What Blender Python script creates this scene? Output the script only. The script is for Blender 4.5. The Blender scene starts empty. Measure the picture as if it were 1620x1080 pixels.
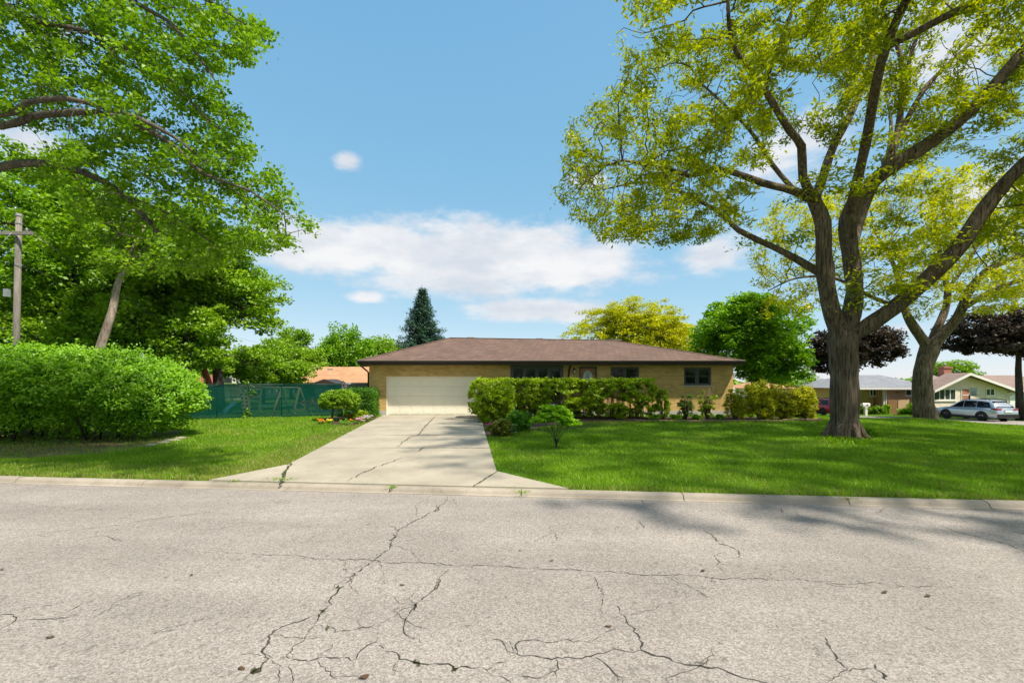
import bpy, bmesh, math, random
import numpy as np
from mathutils import Vector, Matrix, kdtree, noise as mnoise

random.seed(7)
RNG = np.random.default_rng(11)
S = bpy.context.scene
COL = S.collection

# ------------------------------------------------------------------ camera
F = 720.0            # focal length in photo pixels (photo 1620 x 1080)
CX, HY = 810.0, 602.0  # principal column, horizon row
CAMZ = 1.88
cam = bpy.data.cameras.new('camera')
cam.sensor_width = 36.0
cam.lens = 36.0 * F / 1620.0
cam.shift_y = (HY - 540.0) / 1620.0
cam.clip_start = 0.1
cam.clip_end = 3000
camo = bpy.data.objects.new('camera', cam)
camo.location = (0, 0, CAMZ)
camo.rotation_euler = (math.radians(90), 0, 0)
COL.objects.link(camo)
S.camera = camo

# ------------------------------------------------------------------ sky and sun
SUN_EL, SUN_AZ = 58.0, 129.0     # azimuth from +Y towards +X
W = bpy.data.worlds.new('World')
S.world = W
W.use_nodes = True

def build_sky():
    nt = W.node_tree
    nt.nodes.clear()
    N, L = nt.nodes.new, nt.links.new
    out = N('ShaderNodeOutputWorld')
    bg = N('ShaderNodeBackground')
    bg.inputs['Strength'].default_value = 0.15
    sky = N('ShaderNodeTexSky')
    sky.sky_type = 'NISHITA'
    sky.sun_disc = False
    sky.sun_elevation = math.radians(SUN_EL)
    sky.sun_rotation = math.radians(SUN_AZ)
    sky.altitude = 0
    sky.air_density = 0.75
    sky.dust_density = 0.15
    sky.ozone_density = 1.2
    tc = N('ShaderNodeTexCoord')
    sep = N('ShaderNodeSeparateXYZ')
    L(tc.outputs['Generated'], sep.inputs[0])
    def M(op, a, b=None, c=None, clamp=False):
        n = N('ShaderNodeMath'); n.operation = op; n.use_clamp = clamp
        for i, v in enumerate((a, b, c)):
            if v is None: continue
            if isinstance(v, (int, float)): n.inputs[i].default_value = v
            else: L(v, n.inputs[i])
        return n.outputs[0]
    az = M('ARCTAN2', sep.outputs[0], sep.outputs[1])
    el = M('ARCSINE', sep.outputs[2])
    cmb = N('ShaderNodeCombineXYZ')
    L(M('MULTIPLY', az, 1.0), cmb.inputs[0]); L(M('MULTIPLY', el, 2.3), cmb.inputs[1])
    def noise(scale, detail, rough, off):
        mp = N('ShaderNodeMapping'); mp.inputs['Location'].default_value = (off, off * .7, 0)
        L(cmb.outputs[0], mp.inputs[0])
        n = N('ShaderNodeTexNoise'); n.inputs['Scale'].default_value = scale
        n.inputs['Detail'].default_value = detail; n.inputs['Roughness'].default_value = rough
        L(mp.outputs[0], n.inputs['Vector'])
        return n.outputs['Fac']
    n1 = noise(7.0, 8, .6, 3.1)
    n2 = noise(2.6, 4, .55, 9.4)
    def ell(px, py, hw, hh):
        a0 = math.atan((px - CX) / F)
        e0 = math.atan((HY - py) / F * math.cos(a0))
        ra = hw / F * math.cos(a0) ** 2
        re = hh / F * math.cos(a0)
        return a0, e0, ra, re
    E = None
    for (px, py, hw, hh, w) in [
            (550, 395, 190, 52, 1.05), (735, 412, 250, 66, 1.1), (910, 420, 150, 56, 1.0), (700, 440, 230, 34, .9), (600, 372, 120, 30, .9), (840, 378, 140, 28, .85),
            (850, 491, 165, 26, .95), (581, 468, 50, 15, .85), (548, 251, 38, 22, .8), (470, 410, 90, 40, .75),
            (1130, 395, 130, 50, .7), (1260, 230, 190, 120, .62), (1480, 70, 240, 150, .62), (930, 285, 60, 30, .6),
            (1560, 300, 200, 90, .55), (60, 235, 130, 60, .75), (90, 60, 160, 90, .5), (1420, 520, 200, 30, .45),
            (1560, 560, 120, 30, .5), (-300, 300, 300, 120, .7), (2000, 250, 400, 160, .7)]:
        a0, e0, ra, re = ell(px, py, hw, hh)
        u = M('MULTIPLY', M('SUBTRACT', az, a0), 1 / ra)
        dv = M('SUBTRACT', el, e0)
        v = M('MULTIPLY', dv, 1 / re)
        d = M('SUBTRACT', w, M('SQRT', M('ADD', M('MULTIPLY', u, u), M('MULTIPLY', v, v))))
        E = d if E is None else M('SMOOTH_MAX', E, d, .12)
    # heavier unseen cloud added at the sides, behind and overhead to whiten the skylight
    far = M('MAXIMUM', M('MULTIPLY', M('SUBTRACT', M('ABSOLUTE', az), 1.0), 3.0, clamp=True), M('MULTIPLY', M('SUBTRACT', el, .78), 4.0, clamp=True))
    gen = M('SUBTRACT', M('MULTIPLY', M('SUBTRACT', n2, .43), 3.2), M('SUBTRACT', 1.0, far))
    E = M('MAXIMUM', E, gen)
    n4 = noise(26.0, 6, .62, 5.7)
    dens = M('ADD', M('ADD', E, M('MULTIPLY', M('SUBTRACT', n1, .5), 1.35)), M('MULTIPLY', M('SUBTRACT', n4, .5), .5))
    mr = N('ShaderNodeMapRange'); mr.interpolation_type = 'SMOOTHSTEP'
    L(dens, mr.inputs[0]); mr.inputs[1].default_value = -.02; mr.inputs[2].default_value = .58
    mr.inputs[3].default_value = 0; mr.inputs[4].default_value = .93
    up = M('MULTIPLY', mr.outputs[0], M('MULTIPLY', M('ADD', sep.outputs[2], .0), 25.0, clamp=True))
    ramp = N('ShaderNodeValToRGB')
    n3 = noise(5.0, 5, .6, 21.0)
    L(n3, ramp.inputs[0])
    ramp.color_ramp.elements[0].position = .36
    ramp.color_ramp.elements[0].color = (.68, .72, .79, 1)
    ramp.color_ramp.elements[1].position = .62
    ramp.color_ramp.elements[1].color = (.93, .92, .92, 1)
    sc = N('ShaderNodeVectorMath'); sc.operation = 'SCALE'
    L(ramp.outputs[0], sc.inputs[0]); sc.inputs['Scale'].default_value = 3.65
    mix = N('ShaderNodeMix'); mix.data_type = 'RGBA'
    # even grading of the whole sky towards the photograph's soft cyan blue
    sr = N('ShaderNodeSeparateColor'); L(sky.outputs[0], sr.inputs[0]); cr = N('ShaderNodeCombineColor')
    for ch_, g_, k_ in ((0, .65, .67), (1, .37, .735), (2, .22, .82)):
        L(M('MULTIPLY', M('POWER', M('MULTIPLY', sr.outputs[ch_], .2), g_), k_ * 3.75), cr.inputs[ch_])
    L(up, mix.inputs[0]); L(cr.outputs[0], mix.inputs[6]); L(sc.outputs[0], mix.inputs[7])
    L(mix.outputs[2], bg.inputs['Color'])
    L(bg.outputs[0], out.inputs['Surface'])
build_sky()

sun = bpy.data.lights.new('sun', 'SUN')
sun.energy = 3.7
sun.angle = math.radians(2.2)
sun.color = (1.0, .93, .80)
suno = bpy.data.objects.new('sun', sun)
sv = Vector((math.sin(math.radians(SUN_AZ)) * math.cos(math.radians(SUN_EL)),
             math.cos(math.radians(SUN_AZ)) * math.cos(math.radians(SUN_EL)), math.sin(math.radians(SUN_EL))))
suno.rotation_euler = sv.to_track_quat('Z', 'Y').to_euler()
suno.location = (20, -20, 40)
COL.objects.link(suno)
S.view_settings.view_transform = 'Standard'
S.view_settings.look = 'None'
S.view_settings.exposure = 0.92
S.view_settings.gamma = 1
S.view_settings.use_curve_mapping = False
cy = S.cycles
cy.adaptive_threshold = .02; cy.max_bounces = 4; cy.diffuse_bounces = 3; cy.glossy_bounces = 2; cy.transmission_bounces = 4; cy.transparent_max_bounces = 8

# ------------------------------------------------------------------ terrain and pixel helpers
KO = np.array([-11.0, 9.79]); KD = np.array([19.7, -2.03]); KD = KD / np.linalg.norm(KD)
KN = np.array([-KD[1], KD[0]])
def uv(x, y):
    dx, dy = x - KO[0], y - KO[1]
    return dx * KD[0] + dy * KD[1], dx * KN[0] + dy * KN[1]
def xy(u, v):
    return KO[0] + u * KD[0] + v * KN[0], KO[1] + u * KD[1] + v * KN[1]
def sstep(a, b, x):
    t = np.clip((x - a) / (b - a), 0, 1)
    return t * t * (3 - 2 * t)
def terrain(x, y):
    u, v = uv(x, y)
    z0 = -0.2 * (1 - np.clip(v / 15.6, 0, 1))
    zr = -0.036 * np.clip(y, 0, 52) * sstep(14, 27, x) * sstep(2, 14, v)
    # low mound that carries the second locust
    mound = .47 * np.exp(-((x - 25.45) ** 2 + (y - 28.0) ** 2) / (2 * 2.4 ** 2))
    return z0 + zr + mound
ROADZ = -0.29
def at(px, py, Y):
    return Vector(((px - CX) / F * Y, Y, CAMZ - (py - HY) / F * Y))
def G(px, py, dz=0.0):
    k = (py - HY) / F
    lo = 1.5
    Y = lo
    while Y < 200:
        x = (px - CX) / F * Y
        if CAMZ - k * Y <= float(terrain(x, Y)) + dz:
            break
        Y += .05
    a, b = Y - .05, Y
    for _ in range(18):
        m = (a + b) / 2
        if CAMZ - k * m <= float(terrain((px - CX) / F * m, m)) + dz: b = m
        else: a = m
    return Vector(((px - CX) / F * b, b, float(terrain((px - CX) / F * b, b)) + dz))
def R(px, py, z=ROADZ):
    Y = F * (CAMZ - z) / (py - HY)
    return Vector(((px - CX) / F * Y, Y, z))
def on_ground(x, y, dz=0.0):
    return Vector((x, y, float(terrain(x, y)) + dz))

# ------------------------------------------------------------------ materials
MATS = {}
def new_mat(name):
    m = bpy.data.materials.new(name); m.use_nodes = True
    m.node_tree.nodes.clear()
    MATS[name] = m
    return m, m.node_tree
def basic(name, col, rough=.6, var=.12, scale=8.0, bump=0.0, bscale=40.0, metal=0.0, spec=.4, col2=None, stretch=None):
    """principled with a noise tint and optional fine bump"""
    m, nt = new_mat(name)
    N, L = nt.nodes.new, nt.links.new
    o = N('ShaderNodeOutputMaterial'); b = N('ShaderNodeBsdfPrincipled')
    L(b.outputs[0], o.inputs[0])
    b.inputs['Roughness'].default_value = rough
    b.inputs['Metallic'].default_value = metal
    b.inputs['Specular IOR Level'].default_value = spec
    tc = N('ShaderNodeTexCoord')
    src = tc.outputs['Object']
    if stretch:
        mp = N('ShaderNodeMapping'); mp.inputs['Scale'].default_value = stretch
        L(src, mp.inputs[0]); src = mp.outputs[0]
    n = N('ShaderNodeTexNoise'); n.inputs['Scale'].default_value = scale; n.inputs['Detail'].default_value = 6
    n.inputs['Roughness'].default_value = .6
    L(src, n.inputs['Vector'])
    r = N('ShaderNodeValToRGB')
    c = np.array(col)
    lo = c * (1 - var); hi = np.array(col2) if col2 is not None else np.minimum(c * (1 + var), 1)
    r.color_ramp.elements[0].position = .3; r.color_ramp.elements[1].position = .7
    r.color_ramp.elements[0].color = (*lo, 1); r.color_ramp.elements[1].color = (*hi, 1)
    L(n.outputs['Fac'], r.inputs[0]); L(r.outputs[0], b.inputs['Base Color'])
    if bump:
        n2 = N('ShaderNodeTexNoise'); n2.inputs['Scale'].default_value = bscale; n2.inputs['Detail'].default_value = 5
        L(src, n2.inputs['Vector'])
        bp = N('ShaderNodeBump'); bp.inputs['Strength'].default_value = bump; bp.inputs['Distance'].default_value = .02
        L(n2.outputs['Fac'], bp.inputs['Height']); L(bp.outputs[0], b.inputs['Normal'])
    return m

def leaf_mat(name, dark, light, trans=.38, gloss=.03):
    m, nt = new_mat(name)
    N, L = nt.nodes.new, nt.links.new
    o = N('ShaderNodeOutputMaterial')
    geo = N('ShaderNodeNewGeometry')
    tc = N('ShaderNodeTexCoord')
    n = N('ShaderNodeTexNoise'); n.inputs['Scale'].default_value = .55; n.inputs['Detail'].default_value = 3
    L(tc.outputs['Object'], n.inputs['Vector'])
    a = N('ShaderNodeMath'); a.operation = 'MULTIPLY_ADD'; a.inputs[1].default_value = .65
    L(geo.outputs['Random Per Island'], a.inputs[0])
    s = N('ShaderNodeMath'); s.operation = 'MULTIPLY_ADD'; s.inputs[1].default_value = 1.3; s.inputs[2].default_value = -.48
    L(n.outputs['Fac'], s.inputs[0]); L(s.outputs[0], a.inputs[2])
    r = N('ShaderNodeValToRGB')
    r.color_ramp.elements[0].color = (*dark, 1); r.color_ramp.elements[1].color = (*light, 1)
    L(a.outputs[0], r.inputs[0])
    d = N('ShaderNodeBsdfDiffuse'); t = N('ShaderNodeBsdfTranslucent'); g = N('ShaderNodeBsdfGlossy')
    g.inputs['Roughness'].default_value = .45
    hs = N('ShaderNodeHueSaturation'); hs.inputs['Value'].default_value = 1.25; hs.inputs['Saturation'].default_value = 1.1
    L(r.outputs[0], hs.inputs['Color'])
    L(r.outputs[0], d.inputs['Color']); L(hs.outputs[0], t.inputs['Color'])
    g.inputs['Color'].default_value = (.7, .75, .6, 1)
    m1 = N('ShaderNodeMixShader'); m1.inputs[0].default_value = trans
    L(d.outputs[0], m1.inputs[1]); L(t.outputs[0], m1.inputs[2])
    m2 = N('ShaderNodeMixShader'); m2.inputs[0].default_value = gloss
    L(m1.outputs[0], m2.inputs[1]); L(g.outputs[0], m2.inputs[2])
    L(m2.outputs[0], o.inputs[0])
    return m

def brick_mat(name, c1, c2, mortar, bw=.2, bh=.0677, msize=.008, squash=1.0, rough=.85, bump=.5, zk=1.0, big=None):
    m, nt = new_mat(name)
    N, L = nt.nodes.new, nt.links.new
    o = N('ShaderNodeOutputMaterial'); b = N('ShaderNodeBsdfPrincipled'); L(b.outputs[0], o.inputs[0])
    b.inputs['Roughness'].default_value = rough; b.inputs['Specular IOR Level'].default_value = .25
    tc = N('ShaderNodeTexCoord'); sp = N('ShaderNodeSeparateXYZ'); L(tc.outputs['Object'], sp.inputs[0])
    ad = N('ShaderNodeMath'); ad.operation = 'ADD'; L(sp.outputs[0], ad.inputs[0]); L(sp.outputs[1], ad.inputs[1])
    mz = N('ShaderNodeMath'); mz.operation = 'MULTIPLY'; mz.inputs[1].default_value = zk; L(sp.outputs[2], mz.inputs[0])
    cb = N('ShaderNodeCombineXYZ'); L(ad.outputs[0], cb.inputs[0]); L(mz.outputs[0], cb.inputs[1])
    t = N('ShaderNodeTexBrick')
    t.inputs['Scale'].default_value = 1; t.inputs['Brick Width'].default_value = bw; t.inputs['Row Height'].default_value = bh
    t.inputs['Mortar Size'].default_value = msize; t.inputs['Mortar Smooth'].default_value = .2
    t.inputs['Color1'].default_value = (*c1, 1); t.inputs['Color2'].default_value = (*c2, 1); t.inputs['Mortar'].default_value = (*mortar, 1)
    t.inputs['Bias'].default_value = 0
    L(cb.outputs[0], t.inputs['Vector'])
    n = N('ShaderNodeTexNoise'); n.inputs['Scale'].default_value = 1.3; n.inputs['Detail'].default_value = 7; n.inputs['Roughness'].default_value = .7
    L(tc.outputs['Object'], n.inputs['Vector'])
    mr = N('ShaderNodeMapRange'); mr.inputs[1].default_value = .25; mr.inputs[2].default_value = .75; mr.inputs[3].default_value = .78; mr.inputs[4].default_value = 1.18
    L(n.outputs['Fac'], mr.inputs[0])
    mx = N('ShaderNodeMix'); mx.data_type = 'RGBA'; mx.blend_type = 'MULTIPLY'; mx.inputs[0].default_value = 1
    L(t.outputs['Color'], mx.inputs[6]); L(mr.outputs[0], mx.inputs[7]); L(mx.outputs[2], b.inputs['Base Color'])
    iv = N('ShaderNodeMath'); iv.operation = 'SUBTRACT'; iv.inputs[0].default_value = 1; L(t.outputs['Fac'], iv.inputs[1])
    bp = N('ShaderNodeBump'); bp.inputs['Strength'].default_value = bump; bp.inputs['Distance'].default_value = .01
    L(iv.outputs[0], bp.inputs['Height']); L(bp.outputs[0], b.inputs['Normal'])
    return m

def bark_mat(name, dark, light, sx=9.0, sz=1.2, bump=.9, moss=None):
    m, nt = new_mat(name)
    N, L = nt.nodes.new, nt.links.new
    o = N('ShaderNodeOutputMaterial'); b = N('ShaderNodeBsdfPrincipled'); L(b.outputs[0], o.inputs[0])
    b.inputs['Roughness'].default_value = .9; b.inputs['Specular IOR Level'].default_value = .15
    tc = N('ShaderNodeTexCoord'); mp = N('ShaderNodeMapping'); mp.inputs['Scale'].default_value = (sx, sx, sz)
    L(tc.outputs['Object'], mp.inputs[0])
    n = N('ShaderNodeTexNoise'); n.inputs['Scale'].default_value = 1.5; n.inputs['Detail'].default_value = 9; n.inputs['Roughness'].default_value = .68
    n.inputs['Distortion'].default_value = .6
    L(mp.outputs[0], n.inputs['Vector'])
    n2 = N('ShaderNodeTexNoise'); n2.inputs['Scale'].default_value = 1.1; n2.inputs['Detail'].default_value = 4
    L(tc.outputs['Object'], n2.inputs['Vector'])
    r = N('ShaderNodeValToRGB'); r.color_ramp.elements[0].position = .36; r.color_ramp.elements[1].position = .66
    r.color_ramp.elements[0].color = (*dark, 1); r.color_ramp.elements[1].color = (*light, 1)
    L(n.outputs['Fac'], r.inputs[0])
    mr = N('ShaderNodeMapRange'); mr.inputs[1].default_value = .3; mr.inputs[2].default_value = .7; mr.inputs[3].default_value = .75; mr.inputs[4].default_value = 1.2
    L(n2.outputs['Fac'], mr.inputs[0])
    mx = N('ShaderNodeMix'); mx.data_type = 'RGBA'; mx.blend_type = 'MULTIPLY'; mx.inputs[0].default_value = 1
    L(r.outputs[0], mx.inputs[6]); L(mr.outputs[0], mx.inputs[7]); L(mx.outputs[2], b.inputs['Base Color'])
    bp = N('ShaderNodeBump'); bp.inputs['Strength'].default_value = bump; bp.inputs['Distance'].default_value = .05
    L(n.outputs['Fac'], bp.inputs['Height']); L(bp.outputs[0], b.inputs['Normal'])
    return m

def road_mat():
    m, nt = new_mat('asphalt')
    N, L = nt.nodes.new, nt.links.new
    o = N('ShaderNodeOutputMaterial'); b = N('ShaderNodeBsdfPrincipled'); L(b.outputs[0], o.inputs[0])
    b.inputs['Roughness'].default_value = .92; b.inputs['Specular IOR Level'].default_value = .2
    tc = N('ShaderNodeTexCoord')
    def noise(s, d=6, r=.6, src=None):
        n = N('ShaderNodeTexNoise'); n.inputs['Scale'].default_value = s; n.inputs['Detail'].default_value = d; n.inputs['Roughness'].default_value = r
        L(src or tc.outputs['Object'], n.inputs['Vector']); return n.outputs['Fac']
    def rmp(f, a, b_, lo, hi):
        mr = N('ShaderNodeMapRange'); L(f, mr.inputs[0]); mr.inputs[1].default_value = a; mr.inputs[2].default_value = b_
        mr.inputs[3].default_value = lo; mr.inputs[4].default_value = hi; return mr.outputs[0]
    def mul(a, b_):
        n = N('ShaderNodeMath'); n.operation = 'MULTIPLY'; L(a, n.inputs[0]); L(b_, n.inputs[1]); return n.outputs[0]
    # worn wheel path stains run along the road
    mp = N('ShaderNodeMapping'); mp.inputs['Rotation'].default_value = (0, 0, math.radians(5.9)); mp.inputs['Scale'].default_value = (.16, .9, 1)
    L(tc.outputs['Object'], mp.inputs[0])
    streak = noise(1.2, 5, .6, mp.outputs[0])
    big = noise(.55, 5, .65)
    v = N('ShaderNodeTexVoronoi'); v.inputs['Scale'].default_value = 70; L(tc.outputs['Object'], v.inputs['Vector'])
    vs = N('ShaderNodeSeparateColor'); L(v.outputs['Color'], vs.inputs[0])
    v2 = N('ShaderNodeTexVoronoi'); v2.inputs['Scale'].default_value = 26; L(tc.outputs['Object'], v2.inputs['Vector'])
    vs2 = N('ShaderNodeSeparateColor'); L(v2.outputs['Color'], vs2.inputs[0])
    grain = rmp(noise(95, 3, .7), .3, .7, .68, 1.34)
    spk = rmp(vs.outputs[0], 0, 1, .68, 1.32)
    pit = rmp(vs2.outputs[1], .975, .99, 1, .72)
    val = mul(mul(mul(rmp(streak, .3, .7, .84, 1.10), rmp(big, .32, .68, .86, 1.08)), mul(spk, grain)), pit)
    mx = N('ShaderNodeMix'); mx.data_type = 'RGBA'; mx.blend_type = 'MULTIPLY'; mx.inputs[0].default_value = 1
    mx.inputs[6].default_value = (.315, .278, .25, 1); L(val, mx.inputs[7])
    L(mx.outputs[2], b.inputs['Base Color'])
    bp = N('ShaderNodeBump'); bp.inputs['Strength'].default_value = .55; bp.inputs['Distance'].default_value = .012
    L(mul(spk, grain), bp.inputs['Height']); L(bp.outputs[0], b.inputs['Normal'])
    return m

def concrete_mat(name, col, stain=.25):
    m, nt = new_mat(name)
    N, L = nt.nodes.new, nt.links.new
    o = N('ShaderNodeOutputMaterial'); b = N('ShaderNodeBsdfPrincipled'); L(b.outputs[0], o.inputs[0])
    b.inputs['Roughness'].default_value = .9; b.inputs['Specular IOR Level'].default_value = .2
    tc = N('ShaderNodeTexCoord')
    def noise(s, d=6, r=.65):
        n = N('ShaderNodeTexNoise'); n.inputs['Scale'].default_value = s; n.inputs['Detail'].default_value = d; n.inputs['Roughness'].default_value = r
        L(tc.outputs['Object'], n.inputs['Vector']); return n.outputs['Fac']
    def rmp(f, a, b_, lo, hi):
        mr = N('ShaderNodeMapRange'); L(f, mr.inputs[0]); mr.inputs[1].default_value = a; mr.inputs[2].default_value = b_
        mr.inputs[3].default_value = lo; mr.inputs[4].default_value = hi; return mr.outputs[0]
    def mul(a, b_):
        n = N('ShaderNodeMath'); n.operation = 'MULTIPLY'; L(a, n.inputs[0]); L(b_, n.inputs[1]); return n.outputs[0]
    val = mul(mul(rmp(noise(.8), .3, .7, 1 - stain, 1.1), rmp(noise(60, 3), .3, .7, .88, 1.12)), rmp(noise(4.5), .56, .75, 1, 1 - stain * .9))
    mx = N('ShaderNodeMix'); mx.data_type = 'RGBA'; mx.blend_type = 'MULTIPLY'; mx.inputs[0].default_value = 1
    mx.inputs[6].default_value = (*col, 1); L(val, mx.inputs[7]); L(mx.outputs[2], b.inputs['Base Color'])
    bp = N('ShaderNodeBump'); bp.inputs['Strength'].default_value = .25; bp.inputs['Distance'].default_value = .01
    L(noise(90, 4), bp.inputs['Height']); L(bp.outputs[0], b.inputs['Normal'])
    return m

def glass_mat(name, tint=(.015, .02, .022), alpha=.55):
    m, nt = new_mat(name)
    N, L = nt.nodes.new, nt.links.new
    o = N('ShaderNodeOutputMaterial'); b = N('ShaderNodeBsdfPrincipled'); L(b.outputs[0], o.inputs[0])
    b.inputs['Base Color'].default_value = (*tint, 1); b.inputs['Roughness'].default_value = .04
    b.inputs['Alpha'].default_value = alpha; b.inputs['Specular IOR Level'].default_value = .35
    n = N('ShaderNodeTexNoise'); n.inputs['Scale'].default_value = 1.5
    tc = N('ShaderNodeTexCoord'); L(tc.outputs['Object'], n.inputs['Vector'])
    bp = N('ShaderNodeBump'); bp.inputs['Strength'].default_value = .04; L(n.outputs['Fac'], bp.inputs['Height']); L(bp.outputs[0], b.inputs['Normal'])
    return m

def screen_mat():
    m, nt = new_mat('privacy_screen')
    N, L = nt.nodes.new, nt.links.new
    o = N('ShaderNodeOutputMaterial'); b = N('ShaderNodeBsdfDiffuse'); t = N('ShaderNodeBsdfTransparent'); tl = N('ShaderNodeBsdfTranslucent')
    tc = N('ShaderNodeTexCoord')
    n = N('ShaderNodeTexNoise'); n.inputs['Scale'].default_value = 2.2; n.inputs['Detail'].default_value = 4; L(tc.outputs['Object'], n.inputs['Vector'])
    r = N('ShaderNodeValToRGB'); r.color_ramp.elements[0].color = (.005, .055, .038, 1); r.color_ramp.elements[1].color = (.009, .09, .066, 1)
    L(n.outputs['Fac'], r.inputs[0]); L(r.outputs[0], b.inputs['Color']); L(r.outputs[0], tl.inputs['Color'])
    m0 = N('ShaderNodeMixShader'); m0.inputs[0].default_value = .25; L(b.outputs[0], m0.inputs[1]); L(tl.outputs[0], m0.inputs[2])
    mx = N('ShaderNodeMixShader')
    mr = N('ShaderNodeMapRange'); mr.inputs[3].default_value = .93; mr.inputs[4].default_value = .82
    L(n.outputs['Fac'], mr.inputs[0]); L(mr.outputs[0], mx.inputs[0])
    L(t.outputs[0], mx.inputs[1]); L(m0.outputs[0], mx.inputs[2]); L(mx.outputs[0], o.inputs[0])
    return m

def lawn_mat():
    m, nt = new_mat('lawn_soil')
    N, L = nt.nodes.new, nt.links.new
    o = N('ShaderNodeOutputMaterial'); b = N('ShaderNodeBsdfPrincipled'); L(b.outputs[0], o.inputs[0])
    b.inputs['Roughness'].default_value = 1; b.inputs['Specular IOR Level'].default_value = .05
    tc = N('ShaderNodeTexCoord')
    n = N('ShaderNodeTexNoise'); n.inputs['Scale'].default_value = .5; n.inputs['Detail'].default_value = 8; n.inputs['Roughness'].default_value = .7
    L(tc.outputs['Object'], n.inputs['Vector'])
    r = N('ShaderNodeValToRGB'); r.color_ramp.elements[0].position = .3; r.color_ramp.elements[1].position = .72
    r.color_ramp.elements[0].color = (.062, .14, .014, 1); r.color_ramp.elements[1].color = (.125, .22, .018, 1)
    L(n.outputs['Fac'], r.inputs[0])
    n2 = N('ShaderNodeTexNoise'); n2.inputs['Scale'].default_value = 35; n2.inputs['Detail'].default_value = 3; L(tc.outputs['Object'], n2.inputs['Vector'])
    mr = N('ShaderNodeMapRange'); mr.inputs[1].default_value = .3; mr.inputs[2].default_value = .7; mr.inputs[3].default_value = .6; mr.inputs[4].default_value = 1.25
    L(n2.outputs['Fac'], mr.inputs[0])
    mx = N('ShaderNodeMix'); mx.data_type = 'RGBA'; mx.blend_type = 'MULTIPLY'; mx.inputs[0].default_value = 1
    L(r.outputs[0], mx.inputs[6]); L(mr.outputs[0], mx.inputs[7]); L(mx.outputs[2], b.inputs['Base Color'])
    bp = N('ShaderNodeBump'); bp.inputs['Strength'].default_value = .6; bp.inputs['Distance'].default_value = .05
    L(n2.outputs['Fac'], bp.inputs['Height']); L(bp.outputs[0], b.inputs['Normal'])
    return m

road_mat(); lawn_mat(); screen_mat()
concrete_mat('drive_concrete', (.385, .335, .262), .22)
concrete_mat('kerb_concrete', (.38, .325, .26), .35)
concrete_mat('foundation_concrete', (.48, .45, .40), .2)
brick_mat('tan_brick', (.48, .30, .095), (.66, .425, .15), (.57, .41, .20), bw=.3, bh=.095, msize=.012, bump=.7)
brick_mat('yellow_brick', (.54, .41, .12), (.58, .45, .16), (.52, .42, .22))
brick_mat('pink_brick', (.58, .30, .22), (.64, .36, .27), (.56, .40, .32))
brick_mat('orange_brick', (.36, .17, .09), (.42, .21, .12), (.35, .22, .16))
brick_mat('white_brick', (.80, .68, .56), (.84, .72, .60), (.76, .65, .54))
brick_mat('stone_veneer', (.40, .25, .14), (.50, .33, .20), (.35, .25, .18), bw=.35, bh=.11, msize=.012)
brick_mat('brown_shingle', (.128, .080, .062), (.178, .112, .086), (.084, .053, .042), bw=.33, bh=.135, msize=.006, zk=2.8, bump=.8)
brick_mat('cedar_shingle', (.44, .22, .11), (.54, .29, .16), (.36, .17, .09), bw=.33, bh=.14, msize=.006, zk=2.8, bump=.7)
brick_mat('grey_shingle', (.20, .205, .225), (.25, .255, .275), (.16, .165, .18), bw=.33, bh=.14, msize=.006, zk=3, bump=.6)
brick_mat('rose_shingle', (.23, .165, .14), (.28, .20, .17), (.19, .135, .115), bw=.33, bh=.14, msize=.006, zk=3, bump=.6)
brick_mat('red_shingle', (.28, .06, .05), (.34, .08, .07), (.22, .05, .04), bw=.33, bh=.14, msize=.006, zk=3, bump=.6)
basic('brown_trim', (.045, .028, .023), .55, .2)
basic('gutter_grey', (.30, .26, .24), .4, .1)
basic('soffit_brown', (.09, .062, .048), .7, .15)
basic('grey_trim', (.075, .078, .082), .5, .15)
basic('cream_paint', (.86, .79, .65), .45, .04, 2.0)
basic('cream_paint_dull', (.60, .54, .41), .6, .06, 2.0)
basic('white_paint', (.80, .76, .70), .5, .06, 3.0)
basic('pale_siding', (.90, .68, .54), .6, .06, 3.0)
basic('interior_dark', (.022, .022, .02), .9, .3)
basic('blind_white', (.55, .55, .52), .7, .05)
basic('door_wood', (.36, .15, .05), .4, .3, 4.0, stretch=(1, 1, 12))
basic('leaded_glass', (.55, .56, .58), .15, .5, 22.0)
basic('black_metal', (.012, .012, .012), .4, .2)
basic('warm_lamp_glass', (.7, .65, .55), .2, .1)
basic('pole_wood', (.23, .20, .175), .9, .35, 3.0, .5, 30, stretch=(8, 8, .7))
basic('fence_wood_new', (.60, .42, .24), .8, .15, 4.0, .3, 30, stretch=(8, 8, .7))
basic('fence_wood_brown', (.30, .16, .07), .8, .25, 4.0, .3, 30, stretch=(8, 8, .7))
basic('play_wood', (.30, .23, .16), .8, .15, 4.0)
basic('slide_blue', (.10, .30, .55), .35, .08)
basic('galvanised', (.38, .40, .41), .45, .15, metal=.6)
basic('dark_green_metal', (.01, .04, .03), .5, .2)
basic('mulch', (.055, .033, .022), .95, .45, 25.0, .8, 60)
basic('bare_soil', (.135, .085, .05), .95, .4, 9.0, .8, 40, col2=(.17, .135, .06))
basic('edge_stone', (.27, .235, .19), .9, .3, 7.0, .6, 30)
basic('edge_brick', (.27, .16, .11), .9, .3, 7.0, .6, 30)
basic('crack_dark', (.05, .044, .038), 1.0, .4, 20)
basic('crack_moss', (.05, .052, .022), 1.0, .5, 20)
basic('tyre', (.015, .015, .016), .8, .2)
basic('alloy_dark', (.06, .06, .065), .35, .2, metal=.7)
basic('cladding', (.018, .018, .019), .65, .15)
basic('car_silver', (.50, .56, .64), .22, .03, 2.0, metal=.55, spec=.6)
basic('car_red', (.50, .02, .03), .22, .05, 2.0, metal=.2, spec=.6)
basic('tail_red', (.28, .02, .02), .2, .2)
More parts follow.
